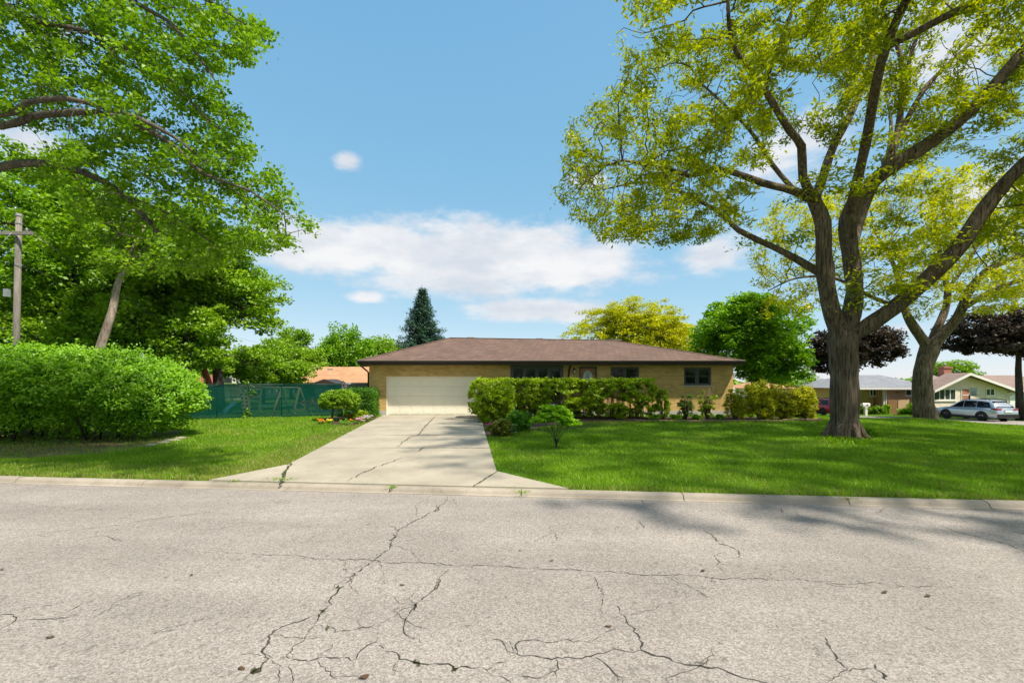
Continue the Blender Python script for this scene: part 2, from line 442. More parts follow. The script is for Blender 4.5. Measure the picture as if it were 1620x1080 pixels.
basic('plate_white', (.75, .75, .76), .4, .08, 30)
basic('chrome', (.6, .6, .6), .2, .05, metal=1.0)
basic('dead_leaf', (.10, .055, .025), .9, .4)
basic('chimney_brick', (.42, .17, .11), .9, .2, 9)
basic('flower_orange', (.75, .22, .01), .7, .2, 30)
basic('flower_yellow', (.75, .55, .05), .7, .2, 30)
basic('flower_red', (.55, .02, .04), .7, .3, 30)
basic('flower_pink', (.62, .09, .25), .7, .4, 30, col2=(.75, .45, .55))
basic('flower_mauve', (.42, .18, .40), .7, .4, 30, col2=(.75, .65, .72))
basic('flower_magenta', (.50, .03, .20), .7, .3, 30)
glass_mat('window_glass'); glass_mat('car_glass', (.01, .012, .014), .93); glass_mat('far_glass', (.04, .05, .055), .9)
bark_mat('locust_bark', (.040, .028, .020), (.25, .19, .14), 11, .9, 1.0)
bark_mat('maple_bark', (.055, .042, .034), (.19, .155, .125), 9, 1.5, .8)
bark_mat('dark_bark', (.03, .024, .02), (.10, .08, .065), 9, 1.5, .8)
bark_mat('pale_bark', (.16, .11, .085), (.42, .35, .29), 6, 1.5, .7)
bark_mat('red_bark', (.14, .05, .03), (.30, .10, .055), 6, 1.5, .7)
bark_mat('twig_bark', (.09, .06, .035), (.22, .16, .10), 30, 5, .3)
leaf_mat('leaf_locust', (.13, .20, .006), (.54, .57, .015), .45)
leaf_mat('leaf_locust_yellow', (.27, .31, .005), (.66, .64, .013), .42)
leaf_mat('leaf_maple', (.09, .20, .012), (.30, .48, .03), .45)
leaf_mat('leaf_deep', (.08, .19, .014), (.28, .47, .03), .38)
leaf_mat('leaf_mid', (.10, .215, .014), (.34, .52, .035), .4)
leaf_mat('leaf_bright', (.09, .21, .010), (.29, .52, .024), .4)
leaf_mat('leaf_shrub', (.10, .25, .010), (.32, .57, .025), .38)
leaf_mat('leaf_privet', (.12, .23, .010), (.46, .60, .022), .38)
leaf_mat('leaf_forsythia', (.24, .29, .015), (.70, .68, .04), .38)
leaf_mat('leaf_purple', (.020, .015, .013), (.08, .058, .045), .25)
leaf_mat('leaf_spruce', (.03, .075, .05), (.10, .19, .12), .15)
leaf_mat('leaf_cedar', (0.042, 0.140, 0.011), (0.154, 0.350, 0.028), .3)
leaf_mat('leaf_jmaple', (.15, .34, .012), (.36, .62, .03), .45)
leaf_mat('leaf_hosta', (.04, .13, .02), (.35, .48, .22), .3)
leaf_mat('leaf_rust', (.12, .14, .02), (.26, .30, .05), .3)
leaf_mat('grass_blade', (.10, .22, .008), (.31, .50, .02), .35, .03)
leaf_mat('grass_dry', (0.204, 0.240, 0.036), (0.432, 0.396, 0.120), .35, .03)

# ------------------------------------------------------------------ mesh helpers
def add_obj(name, me, parent=None, mat=None):
    o = bpy.data.objects.new(name, me)
    COL.objects.link(o)
    if parent is not None: o.parent = parent
    if mat and me is not None: me.materials.append(MATS[mat])
    return o
def tag(o, label=None, cat=None, group=None, kind=None):
    if label: o['label'] = label
    if cat: o['category'] = cat
    if group: o['group'] = group
    if kind: o['kind'] = kind
    return o
def empty(name, label=None, cat=None, group=None, kind=None, loc=(0, 0, 0)):
    o = bpy.data.objects.new(name, None)
    o.empty_display_size = .2
    o.location = loc
    COL.objects.link(o)
    return tag(o, label, cat, group, kind)
def np_mesh(name, V, Q, smooth=False):
    """mesh from an (n,3) vertex array and an (m,k) index array"""
    me = bpy.data.meshes.new(name)
    V = np.ascontiguousarray(V, dtype=np.float32); Q = np.ascontiguousarray(Q, dtype=np.int32)
    k = Q.shape[1]
    me.vertices.add(len(V)); me.vertices.foreach_set('co', V.ravel())
    me.loops.add(Q.size); me.loops.foreach_set('vertex_index', Q.ravel())
    me.polygons.add(len(Q)); me.polygons.foreach_set('loop_start', np.arange(0, Q.size, k, dtype=np.int32))
    me.polygons.foreach_set('loop_total', np.full(len(Q), k, dtype=np.int32))
    if smooth: me.polygons.foreach_set('use_smooth', np.ones(len(Q), dtype=bool))
    me.update(calc_edges=True)
    return me
class MB:
    """collects shapes for one mesh; world coordinates, origin given at build"""
    def __init__(s): s.v = []; s.f = []; s.sm = []
    def add(s, vs, fs, smooth=False):
        b = len(s.v); s.v += [tuple(p) for p in vs]
        for f in fs: s.f.append(tuple(i + b for i in f)); s.sm.append(smooth)
        return s
    def box(s, x0, x1, y0, y1, z0, z1):
        return s.add([(x0, y0, z0), (x1, y0, z0), (x1, y1, z0), (x0, y1, z0), (x0, y0, z1), (x1, y0, z1), (x1, y1, z1), (x0, y1, z1)],
                     [(0, 3, 2, 1), (4, 5, 6, 7), (0, 1, 5, 4), (1, 2, 6, 5), (2, 3, 7, 6), (3, 0, 4, 7)])
    def cbox(s, x0, x1, y0, y1, z0, z1, c):
        """box whose front (-y) face is chamfered by c"""
        return s.add([(x0, y1, z0), (x1, y1, z0), (x1, y1, z1), (x0, y1, z1), (x0, y0 + c, z0), (x1, y0 + c, z0), (x1, y0 + c, z1), (x0, y0 + c, z1),
                      (x0 + c, y0, z0 + c), (x1 - c, y0, z0 + c), (x1 - c, y0, z1 - c), (x0 + c, y0, z1 - c)],
                     [(0, 3, 2, 1), (0, 1, 5, 4), (1, 2, 6, 5), (2, 3, 7, 6), (3, 0, 4, 7), (4, 5, 9, 8), (5, 6, 10, 9), (6, 7, 11, 10), (7, 4, 8, 11), (8, 9, 10, 11)])
    def prism(s, poly, z0, z1):
        """vertical prism over a ccw xy polygon; z0, z1 numbers or functions of (x, y)"""
        n = len(poly)
        h = lambda z, p: z(p[0], p[1]) if callable(z) else z
        vs = [(p[0], p[1], h(z0, p)) for p in poly] + [(p[0], p[1], h(z1, p)) for p in poly]
        fs = [tuple(range(n - 1, -1, -1)), tuple(range(n, 2 * n))] + [(i, (i + 1) % n, n + (i + 1) % n, n + i) for i in range(n)]
        return s.add(vs, fs)
    def extr(s, poly, d):
        """closed 3d polygon extruded by vector d"""
        n = len(poly); P = [Vector(p) for p in poly]; d = Vector(d)
        vs = P + [p + d for p in P]
        return s.add(vs, [tuple(range(n - 1, -1, -1)), tuple(range(n, 2 * n))] + [(i, (i + 1) % n, n + (i + 1) % n, n + i) for i in range(n)])
    def tube(s, pts, r, n=8, cap=True, smooth=True):
        P = [Vector(p) for p in pts]
        rs = r if isinstance(r, (list, tuple, np.ndarray)) else [r] * len(P)
        rings = []
        up = None
        for i, p in enumerate(P):
            t = (P[min(i + 1, len(P) - 1)] - P[max(i - 1, 0)])
            if t.length < 1e-9: t = Vector((0, 0, 1))
            t.normalize()
            if up is None:
                up = t.orthogonal().normalized()
            up = (up - t * up.dot(t))
            up = up.normalized() if up.length > 1e-6 else t.orthogonal().normalized()
            sd = t.cross(up)
            rings.append([p + (up * math.cos(2 * math.pi * k / n) + sd * math.sin(2 * math.pi * k / n)) * rs[i] for k in range(n)])
        vs = [q for rg in rings for q in rg]
        fs = [(i * n + k, i * n + (k + 1) % n, (i + 1) * n + (k + 1) % n, (i + 1) * n + k) for i in range(len(P) - 1) for k in range(n)]
        if cap: fs += [tuple(range(n - 1, -1, -1)), tuple((len(P) - 1) * n + k for k in range(n))]
        return s.add(vs, fs, smooth)
    def lathe(s, prof, c, n=16, axis='Z', smooth=True):
        """profile of (radius, height) turned about an axis through c"""
        vs = []
        for (r, h) in prof:
            for k in range(n):
                a = 2 * math.pi * k / n
                if axis == 'Z': vs.append((c[0] + r * math.cos(a), c[1] + r * math.sin(a), c[2] + h))
                elif axis == 'X': vs.append((c[0] + h, c[1] + r * math.cos(a), c[2] + r * math.sin(a)))
                else: vs.append((c[0] - r * math.cos(a), c[1] + h, c[2] + r * math.sin(a)))
        m = len(prof)
        fs = [(i * n + k, i * n + (k + 1) % n, (i + 1) * n + (k + 1) % n, (i + 1) * n + k) for i in range(m - 1) for k in range(n)]
        return s.add(vs, fs, smooth)
    def blob(s, c, r, n=8, m=5, jit=.12):
        vs = [(c[0], c[1], c[2] + r[2])]
        for i in range(1, m):
            th = math.pi * i / m
            for k in range(n):
                a = 2 * math.pi * k / n
                j = 1 + random.uniform(-jit, jit)
                vs.append((c[0] + r[0] * math.sin(th) * math.cos(a) * j, c[1] + r[1] * math.sin(th) * math.sin(a) * j, c[2] + r[2] * math.cos(th) * j))
        vs.append((c[0], c[1], c[2] - r[2]))
        fs = [(0, 1 + k, 1 + (k + 1) % n) for k in range(n)]
        for i in range(m - 2):
            fs += [(1 + i * n + k, 1 + (i + 1) * n + k, 1 + (i + 1) * n + (k + 1) % n, 1 + i * n + (k + 1) % n) for k in range(n)]
        e = len(vs) - 1; b = 1 + (m - 2) * n
        fs += [(b + k, e, b + (k + 1) % n) for k in range(n)]
        return s.add(vs, fs, True)
    def build(s, name, mat, parent=None, xf=None):
        me = bpy.data.meshes.new(name)
        V = s.v
        if xf is not None: V = [tuple(xf @ Vector(p)) for p in V]
        if parent is not None and parent.location.length > 0:
            l = parent.matrix_basis.inverted() if parent.parent is None else Matrix()
            V = [tuple(l @ Vector(p)) for p in V]
        me.from_pydata(V, [], s.f)
        me.polygons.foreach_set('use_smooth', s.sm)
        me.update()
        return add_obj(name, me, parent, mat)

def leaf_arrays(P, L, Wd, up=.6, droop=.25, fold=.18, out=None):
    """one folded rhombic leaf (a quad) at every point"""
    n = len(P)
    N = RNG.normal(size=(n, 3)); N[:, 2] = np.abs(N[:, 2]) + up
    if out is not None: N += out
    N /= np.linalg.norm(N, axis=1, keepdims=True)
    T = RNG.normal(size=(n, 3)); T[:, 2] -= droop
    T -= N * (T * N).sum(1, keepdims=True); T /= np.linalg.norm(T, axis=1, keepdims=True) + 1e-9
    B = np.cross(N, T)
    s = RNG.uniform(.7, 1.3, size=(n, 1))
    L = L * s; Wd = Wd * s
    V = np.empty((n, 4, 3), dtype=np.float32)
    V[:, 0] = P - T * L * .5
    V[:, 1] = P + B * Wd * .5 + N * Wd * fold - T * L * .05
    V[:, 2] = P + T * L * .5 - N * L * .06
    V[:, 3] = P - B * Wd * .5 + N * Wd * fold - T * L * .05
    return V.reshape(-1, 3), np.arange(n * 4, dtype=np.int32).reshape(-1, 4)
def leaves(name, P, L, Wd, mat, parent, **k):
    V, Q = leaf_arrays(np.asarray(P, dtype=float), L, Wd, **k)
    return tag(add_obj(name, np_mesh(name, V, Q), parent, mat), kind='stuff')   # leaves too many to count

def clump_points(lobes, nclump, per, cr, flat=.55, shell=.62, low=-.75):
    """leaf points in clumps spread over the outer part of a set of ellipsoid lobes (cx,cy,cz,rx,ry,rz)"""
    lobes = np.array(lobes, dtype=float)
    w = (lobes[:, 3] * lobes[:, 4] * lobes[:, 5]) ** (2 / 3.); w /= w.sum()
    idx = RNG.choice(len(lobes), size=nclump, p=w)
    D = RNG.normal(size=(nclump * 2, 3)); D /= np.linalg.norm(D, axis=1, keepdims=True)
    D = D[D[:, 2] > low][:nclump]
    while len(D) < nclump: D = np.vstack([D, D])[:nclump]
    rad = shell + (1.04 - shell) * RNG.random(nclump) ** .6
    C = lobes[idx, :3] + D * lobes[idx, 3:] * rad[:, None]
    sz = cr * RNG.uniform(.55, 1.25, size=nclump)
    P = RNG.normal(size=(nclump, per, 3)); P /= np.linalg.norm(P, axis=2, keepdims=True)
    P *= RNG.random((nclump, per, 1)) ** .5
    P[:, :, 2] *= flat
    P = C[:, None, :] + P * sz[:, None, None]
    return P.reshape(-1, 3)

# ------------------------------------------------------------------ ground, road, kerb
def build_ground():
    us = np.unique(np.concatenate([np.linspace(-700, -60, 12), np.arange(-60, -12, 4), np.arange(-12, 60, 1.0), np.arange(60, 120, 6), np.linspace(120, 800, 10)]))
    vs = np.concatenate([[-400, -150, -60, -25, -11.0, -10.6, -10.55, .03, .11], np.arange(.5, 14, .75), np.arange(14, 62, 1.0), np.arange(64, 130, 6), np.linspace(140, 1200, 12)])
    U, Vv = np.meshgrid(us, vs)
    X, Y = xy(U, Vv)
    Z = terrain(X, Y)
    Z = np.where((Vv < .05) & (Vv > -10.58), -.6, Z)
    Z = np.where(Vv <= -10.58, -.2, Z)
    nu, nv = len(us), len(vs)
    V = np.stack([X, Y, Z], -1).reshape(-1, 3)
    i = np.arange(nv - 1)[:, None] * nu + np.arange(nu - 1)[None]
    Q = np.stack([i, i + 1, i + nu + 1, i + nu], -1).reshape(-1, 4)
    tag(add_obj('ground', np_mesh('ground', V, Q, True), None, 'lawn_soil'), 'green lawn ground spreading out to the horizon', 'ground', kind='structure')
build_ground()

road = MB().add([(*xy(-200, -10.4), ROADZ), (*xy(220, -10.4), ROADZ), (*xy(220, -.06), ROADZ), (*xy(-200, -.06), ROADZ)], [(0, 1, 2, 3)]).build('road', 'asphalt')
tag(road, 'pale worn asphalt road with branching cracks', 'road', kind='structure')

def crack(pts, w=.016, mat='crack_dark', jag=.035, z=ROADZ + .004, taper=True, name='crack', parent=None, surf=None):
    """jagged thin strip along a pixel polyline on the road"""
    P = [Vector(p) for p in pts]
    Q = [P[0]]
    for a, b in zip(P[:-1], P[1:]):
        L = (b - a).length; n = max(3, int(L / .035))
        d = (b - a).normalized(); s = Vector((-d.y, d.x, 0))
        off = 0
        for k in range(1, n + 1):
            off = off * .82 + random.gauss(0, jag * .42)
            if k == n: off = 0
            Q.append(a.lerp(b, k / n) + s * off)
    m = MB(); vs = []; n = len(Q)
    for i, p in enumerate(Q):
        d = (Q[min(i + 1, n - 1)] - Q[max(i - 1, 0)]).normalized(); s = Vector((-d.y, d.x, 0))
        t = min(1, 4 * min(i, n - 1 - i) / n) if taper else 1
        ww = w * (.3 + .7 * t) * random.uniform(.15, 1.25) * .5 * (1 if random.random() < .93 else .05)
        for sg in (-1, 1):
            q = p + s * ww * sg
            zz = z if surf is None else surf(q.x, q.y)
            vs.append((q.x, q.y, zz))
    m.add(vs, [(2 * i, 2 * i + 1, 2 * i + 3, 2 * i + 2) for i in range(n - 1)])
    return m.build(name, mat, parent)
def rc(pix, **k):
    k['w'] = k.get('w', .016) * .88
    return crack([R(*p) for p in pix], parent=road, **k)
CR = [
    ([(230, 866), (330, 873), (440, 877), (530, 884), (600, 888), (700, 892), (810, 897), (930, 903), (1050, 910), (1170, 915), (1290, 920), (1420, 926), (1620, 934)], .013, 'seam'),
    ([(712, 782), (700, 797), (690, 807), (664, 820), (640, 833), (628, 843), (620, 862), (594, 884), (560, 907), (537, 930), (520, 950), (508, 968), (498, 986), (482, 1012), (462, 1024), (452, 1036)], .022, 'crack'),
    ([(703, 897), (697, 918), (680, 938), (657, 958), (645, 975), (638, 992), (650, 1008), (668, 1017)], .018, 'crack'),
    ([(657, 958), (630, 968), (610, 982), (580, 993), (530, 1000), (495, 990)], .014, 'crack'),
    ([(505, 971), (466, 984), (430, 1002), (414, 1030), (417, 1048), (395, 1066), (375, 1082)], .02, 'crack'),
    ([(452, 1036), (500, 1042), (555, 1045), (566, 1034), (596, 1014), (598, 1002)], .015, 'crack'),
    ([(592, 1022), (620, 1030), (632, 1043), (670, 1050), (720, 1058), (770, 1060), (800, 1048), (812, 1040)], .017, 'crack'),
    ([(931, 907), (945, 925), (959, 942), (955, 970)], .013, 'crack'),
    ([(976, 958), (990, 976), (1005, 994), (1012, 1008), (1015, 1028), (1050, 1038), (1075, 1048), (1100, 1052), (1160, 1066), (1215, 1080)], .022, 'crack'),
    ([(1015, 1028), (970, 1026), (935, 1038), (890, 1041), (850, 1038), (818, 1034), (815, 1020), (860, 1015), (935, 1016)], .015, 'crack'),
    ([(940, 1038), (960, 1052), (975, 1068), (985, 1080)], .014, 'crack'),
    ([(880, 1041), (884, 1058), (880, 1075)], .01, 'crack'),
    ([(1302, 1004), (1313, 1022), (1322, 1044), (1342, 1058)], .018, 'crack'),
    ([(1384, 1050), (1396, 1064), (1408, 1078)], .022, 'crack'),
    ([(1113, 838), (1128, 848), (1148, 862), (1168, 872), (1175, 884)], .018, 'crack'),
    ([(1148, 872), (1130, 880), (1140, 898), (1148, 904)], .012, 'crack'),
    ([(1484, 830), (1520, 842), (1560, 852), (1620, 872)], .018, 'crack'),
    ([(868, 832), (876, 840), (882, 855)], .012, 'crack'),
    ([(1012, 790), (1018, 797)], .014, 'crack'), ([(1010, 822), (1018, 836)], .014, 'crack'),
    ([(1236, 803), (1238, 812)], .014, 'crack'), ([(1258, 808), (1270, 820)], .01, 'crack'), ([(1400, 800), (1388, 812), (1410, 822)], .01, 'crack'),
    ([(0, 972), (22, 972), (38, 962)], .012, 'crack'), ([(22, 972), (24, 982), (0, 996)], .014, 'crack'),
    ([(24, 982), (80, 978), (125, 972)], .012, 'crack'), ([(140, 980), (175, 963), (226, 934)], .01, 'crack'),
    ([(10, 852), (60, 846), (110, 838), (190, 830), (260, 818), (330, 810), (372, 812)], .012, 'crack'),
    ([(20, 804), (50, 797), (90, 802), (140, 806), (210, 800)], .009, 'crack'), ([(380, 806), (410, 797), (432, 789)], .009, 'crack'),
    ([(233, 1005), (252, 998), (278, 995)], .011, 'crack'), ([(430, 790), (440, 795), (460, 790)], .009, 'crack'),
    ([(620, 862), (652, 872), (662, 888)], .01, 'crack'), ([(545, 888), (543, 900), (552, 906)], .012, 'crack'),
    ([(664, 820), (655, 802), (685, 784)], .008, 'crack'), ([(712, 782), (720, 795), (722, 805)], .008, 'crack'),
    ([(1220, 982), (1232, 995)], .01, 'crack'), ([(1075, 1048), (1120, 1043), (1160, 1040)], .008, 'crack'),
    ([(380, 1034), (414, 1037)], .008, 'crack'), ([(120, 852), (170, 848), (190, 856)], .008, 'crack'),
    ([(1460, 990), (1480, 1000)], .009, 'crack'), ([(1330, 1058), (1345, 1060), (1384, 1058)], .008, 'crack'),
]
for pts, w, nm in CR:
    rc(pts, w=w, name=nm)
    # hairline side cracks
    for k in range(min(4, len(pts) // 3)):
        a = R(*pts[random.randrange(1, len(pts))]); d = random.uniform(0, 6.28); L = random.uniform(.12, .45)
        b = a + Vector((math.cos(d), math.sin(d), 0)) * L; c = b + Vector((math.cos(d + random.uniform(-.8, .8)), math.sin(d + random.uniform(-.8, .8)), 0)) * L * .7
        crack([a, b, c], w=.007, parent=road, jag=.03)
for (px, py, w) in [(624, 850, .05), (538, 930, .045), (507, 970, .05), (405, 1060, .09), (692, 926, .04), (658, 960, .04), (660, 1048, .045), (520, 991, .06), (692, 804, .035), (720, 1058, .04)]:
    c = R(px, py)
    rc([(px - 2, py - 5), (px + 1, py), (px - 3, py + 6)], w=w, mat='crack_moss', name='moss_tuft')
for (px, py, s, lab) in [(636, 924, .05, 'inside the forked cracks left of the road middle'), (1112, 902, .05, 'just above the long seam right of the middle'), (963, 989, .055, 'between the two dark cracks at the bottom middle'), (873, 886, .04, 'just above the seam near the road middle'),
        (1400, 936, .06, 'below the long seam at the right'), (1468, 942, .055, 'rightmost below the long seam'), (823, 870, .035, 'nearest the kerb in the road middle'), (78, 1007, .05, 'near the short forked crack at lower left'),
        (303, 909, .03, 'alone on the left half of the road'), (3, 900, .04, 'at the left edge of the road'), (576, 1070, .06, 'at the bottom edge left of the middle'), (382, 1056, .05, 'beside the mossy crack at the bottom left')]:
    c = R(px, py, ROADZ + .012); a = random.uniform(0, 6.28)
    m = MB(); vs = []
    for k in range(8):
        t = 2 * math.pi * k / 8; rr = s * .5 * (1 if k % 4 else 1.5) * random.uniform(.8, 1.1)
        vs.append((c.x + rr * math.cos(t + a), c.y + rr * .7 * math.sin(t + a), c.z + random.uniform(-.006, .012)))
    m.add(vs + [(c.x, c.y, c.z)], [(k, (k + 1) % 8, 8) for k in range(8)])
    tag(m.build('fallen_leaf', 'dead_leaf'), 'dark dead leaf ' + lab, 'leaf', 'dead leaves scattered on the road')

# kerb: concrete segments with a rounded back and a low gutter pan
kerb = empty('kerb', 'pale concrete kerb and gutter along the lawn', 'kerb', kind='structure')
def kerb_u(px):   # joint position along the kerb from a pixel column
    py = 755 + 40 * px / 1620
    p = R(px, py, -.2); return uv(p.x, p.y)[0]
DRIVE_U = (kerb_u(330), kerb_u(895))
def kerb_height(u):
    a, b = DRIVE_U
    t = min(max(0, (u - a) / 1.3), max(0, (b - u) / 1.3), 1)
    return .098 - .004 * t
joints = [-60, -45, -30, -20, -14, -8, -3, kerb_u(30), kerb_u(230), kerb_u(443), kerb_u(618), kerb_u(825), kerb_u(1080), kerb_u(1340), kerb_u(1560), 26, 32, 40, 55, 75]
for a, b in zip(joints[:-1], joints[1:]):
    if b - a < .2: continue
    m = MB(); n = max(2, int((b - a) / .5)); rings = []
    dz = random.uniform(-.006, .006)
    for i in range(n + 1):
        u = a + .008 + (b - a - .016) * i / n
        h = kerb_height(u)
        pr = [(-.16, -.1), (-.15, .008), (-.075, .014), (-.05, .03 + h * .35), (-.03, h - .012), (.005, h), (.105, h + .004), (.125, h - .01), (.125, -.1)]
        rings.append([(*xy(u, v), ROADZ + z + dz) for v, z in pr])
    k = len(rings[0]); vs = [p for r in rings for p in r]
    fs = [(i * k + j, (i + 1) * k + j, (i + 1) * k + (j + 1) % k, i * k + (j + 1) % k) for i in range(n) for j in range(k)]
    fs += [tuple(range(k)), tuple(n * k + j for j in range(k - 1, -1, -1))]
    m.add(vs, fs).build('kerb_segment', 'kerb_concrete', kerb)

# driveway slabs
drive = empty('driveway', 'pale concrete driveway leading up to the garage', 'driveway', kind='structure')
def line_x(p, q, y):
    t = (y - p[1]) / (q[1] - p[1]); return p[0] + (q[0] - p[0]) * t
DL = ((458.8, 733.8), (598.5, 660.0)); DR = ((786.5, 747.0), (760.0, 660.0))
DZ = .03
def surf(x, y): return float(terrain(x, y)) + DZ
def drive_pt(side, y):
    l = DL if side == 'l' else DR
    p = G(line_x(l[0], l[1], y), y); return (p.x, p.y)
wallY = 24.6
def lerp2(a, b, t): return (a[0] + (b[0] - a[0]) * t, a[1] + (b[1] - a[1]) * t)
rows_l = [659.5, 675.5, 689.0, 709.5, 735.5]; rows_r = [659.5, 676.5, 689.5, 710.0, 747.0]
LP = [drive_pt('l', y) for y in rows_l]; RP = [drive_pt('r', y) for y in rows_r]
LP[0] = (LP[0][0], wallY - .02); RP[0] = (RP[0][0] , wallY - .02)
def slab(poly, name='slab', mat='drive_concrete', shrink=.008):
    c = (sum(p[0] for p in poly) / len(poly), sum(p[1] for p in poly) / len(poly))
    q = []
    for p in poly:
        d = math.hypot(p[0] - c[0], p[1] - c[1]); q.append((p[0] + (c[0] - p[0]) / d * shrink * 1.4, p[1] + (c[1] - p[1]) / d * shrink * 1.4))
    tz = random.uniform(-.004, .004)
    return MB().prism(q, lambda x, y: float(terrain(x, y)) - .1, lambda x, y: surf(x, y) + tz).build(name, mat, drive)
for i in range(3):
    slab([LP[i + 1], RP[i + 1], RP[i], LP[i]])
kl = xy(kerb_u(443), .128); kr = xy(kerb_u(752), .128); kll = xy(kerb_u(322), .128); krr = xy(kerb_u(900), .128)
slab([LP[4], kl, kr, RP[4], RP[3], LP[3]])
slab([kll, kl, LP[4]], 'apron_slab'); slab([kr, krr, RP[4]], 'apron_slab')
DRIVE_POLY = [LP[0], LP[4], kll, krr, RP[4], RP[0]]
s2 = lambda x, y: surf(x, y) + .008
def dc(pix, **k):
    P = []
    for p in pix:
        q = G(*p); P.append(q)
    return crack(P, surf=s2, parent=drive, **k)
dc([(690, 658), (672, 676), (663, 689), (650, 692), (627, 709)], w=.05, mat='crack_moss', jag=.03)
dc([(670, 709), (660, 716)], w=.05, mat='crack_dark')
dc([(637, 725), (620, 732), (600, 739), (575, 749), (548, 763)], w=.03, mat='crack_dark')
dc([(566, 676), (640, 676), (690, 676.3), (766, 676.5)], w=.03, mat='crack_dark', jag=.01)
dc([(605, 689), (680, 689), (768, 689.5)], w=.05, mat='crack_moss', jag=.015)
dc([(630, 709.5), (700, 709.5), (770, 710)], w=.05, mat='crack_moss', jag=.02)
dc([(458, 735), (450, 752), (443, 768)], w=.065, mat='crack_moss', jag=.03, taper=False)
dc([(787, 747), (768, 759), (750, 771)], w=.03, mat='crack_dark', jag=.01, taper=False)
dc([(320, 762), (370, 764), (410, 760)], w=.02, mat='crack_dark')

# side street beyond the second tree, with its gutter
def strip(name, x0, x1, y0, y1, mat, dz, label, cat):
    ys = np.arange(y0, y1, 1.0); m = MB(); vs = []
    for y in ys: vs += [(x0, y, float(terrain(x0, y)) + dz), (x1, y, float(terrain(x1, y)) + dz)]
    m.add(vs, [(2 * i, 2 * i + 1, 2 * i + 3, 2 * i + 2) for i in range(len(ys) - 1)], True)
    return tag(m.build(name, mat), label, cat, kind='structure')
def ribbon(name, A_, B_, mat, dz, label, cat, nc=5):
    """street surface between two world polylines, laid on the terrain"""
    def samp(P):
        P = np.array(P, float); d = np.r_[0, np.cumsum(np.hypot(*np.diff(P, axis=0).T))]; t = np.linspace(0, d[-1], 70)
        return np.stack([np.interp(t, d, P[:, 0]), np.interp(t, d, P[:, 1])], 1)
    a, b = samp(A_), samp(B_); vs = []
    for p, q in zip(a, b):
        for k in range(nc + 1):
            x, y = p + (q - p) * k / nc; vs.append((x, y, float(terrain(x, y)) + dz))
    n = nc + 1
    m = MB().add(vs, [(i * n + k, i * n + k + 1, (i + 1) * n + k + 1, (i + 1) * n + k) for i in range(69) for k in range(nc)], True)
    return tag(m.build(name, mat), label, cat, kind='structure')
NEAR = [(35, 14), (33.6, 24), (33.0, 29.4), (32.5, 35), (31.6, 38.6), (28, 41.2), (20, 43), (5, 44.5)]
NEAR2 = [(35.6, 14), (34.2, 24), (33.6, 29.5), (33.1, 35.2), (32.1, 39.1), (28.2, 41.8), (20.1, 43.6), (5, 45.1)]
FAR = [(42, 14), (40.4, 24), (39.4, 29.4), (38.7, 36), (37.2, 41.4), (32.6, 45.3), (20.5, 48.2), (5, 50)]
ribbon('side_street', NEAR2, FAR, 'asphalt', .05, 'side street of pale asphalt curving away behind the second tree', 'street')
ribbon('side_gutter', NEAR, NEAR2, 'drive_concrete', .075, 'pale concrete gutter along the near side of the side street', 'gutter', 1)
STREET_POLY = NEAR + FAR[::-1]

def sheet(name, pix, mat, dz, label, cat, jit=.12, n=6):
    """irregular ground patch from a pixel outline"""
    P = [G(*p) for p in pix]; Q = []
    for a, b in zip(P, P[1:] + P[:1]):
        for k in range(n):
            q = a.lerp(b, k / n); Q.append((q.x + random.uniform(-jit, jit), q.y + random.uniform(-jit, jit)))
    c = (sum(p[0] for p in Q) / len(Q), sum(p[1] for p in Q) / len(Q))
    m = MB(); vs = [(*c, float(terrain(*c)) + dz + .01)]
    for t in (.5, 1.0):
        vs += [(c[0] + (q[0] - c[0]) * t, c[1] + (q[1] - c[1]) * t, float(terrain(c[0] + (q[0] - c[0]) * t, c[1] + (q[1] - c[1]) * t)) + dz) for q in Q]
    k = len(Q)
    m.add(vs, [(0, 1 + i, 1 + (i + 1) % k) for i in range(k)] + [(1 + i, 1 + k + i, 1 + k + (i + 1) % k, 1 + (i + 1) % k) for i in range(k)], True)
    o = m.build(name, mat); tag(o, label, cat, kind='structure'); return Q
SOIL = sheet('soil_bed', [(-90, 730), (60, 724), (160, 718), (235, 707), (270, 696), (290, 682), (150, 676), (-90, 676)], 'bare_soil', .012, 'bare brown soil under the large round shrub', 'soil')
BED1 = sheet('flower_bed', [(502, 668), (530, 672), (560, 673), (586, 668), (599, 660), (590, 658), (548, 658.5), (515, 661)], 'mulch', .012, 'dark mulched flower bed beside the garage corner', 'flower bed', .05)
BED2 = sheet('hedge_bed', [(770, 690), (800, 689), (835, 680), (900, 668), (1040, 666.5), (1160, 666), (1300, 666), (1300, 661), (1150, 659.5), (760, 659)], 'mulch', .012, 'dark mulch bed under the clipped hedge', 'mulch bed', .05)

# ------------------------------------------------------------------ main house
def wx(px, Y=wallY): return (px - CX) / F * Y
def wz(py, Y=wallY): return CAMZ - (py - HY) / F * Y
house = empty('ranch_house', 'low tan brick ranch house with brown hip roof and attached double garage', 'house')
WL, WR, WT = wx(584), wx(1160), 2.74
BACK = 31.6
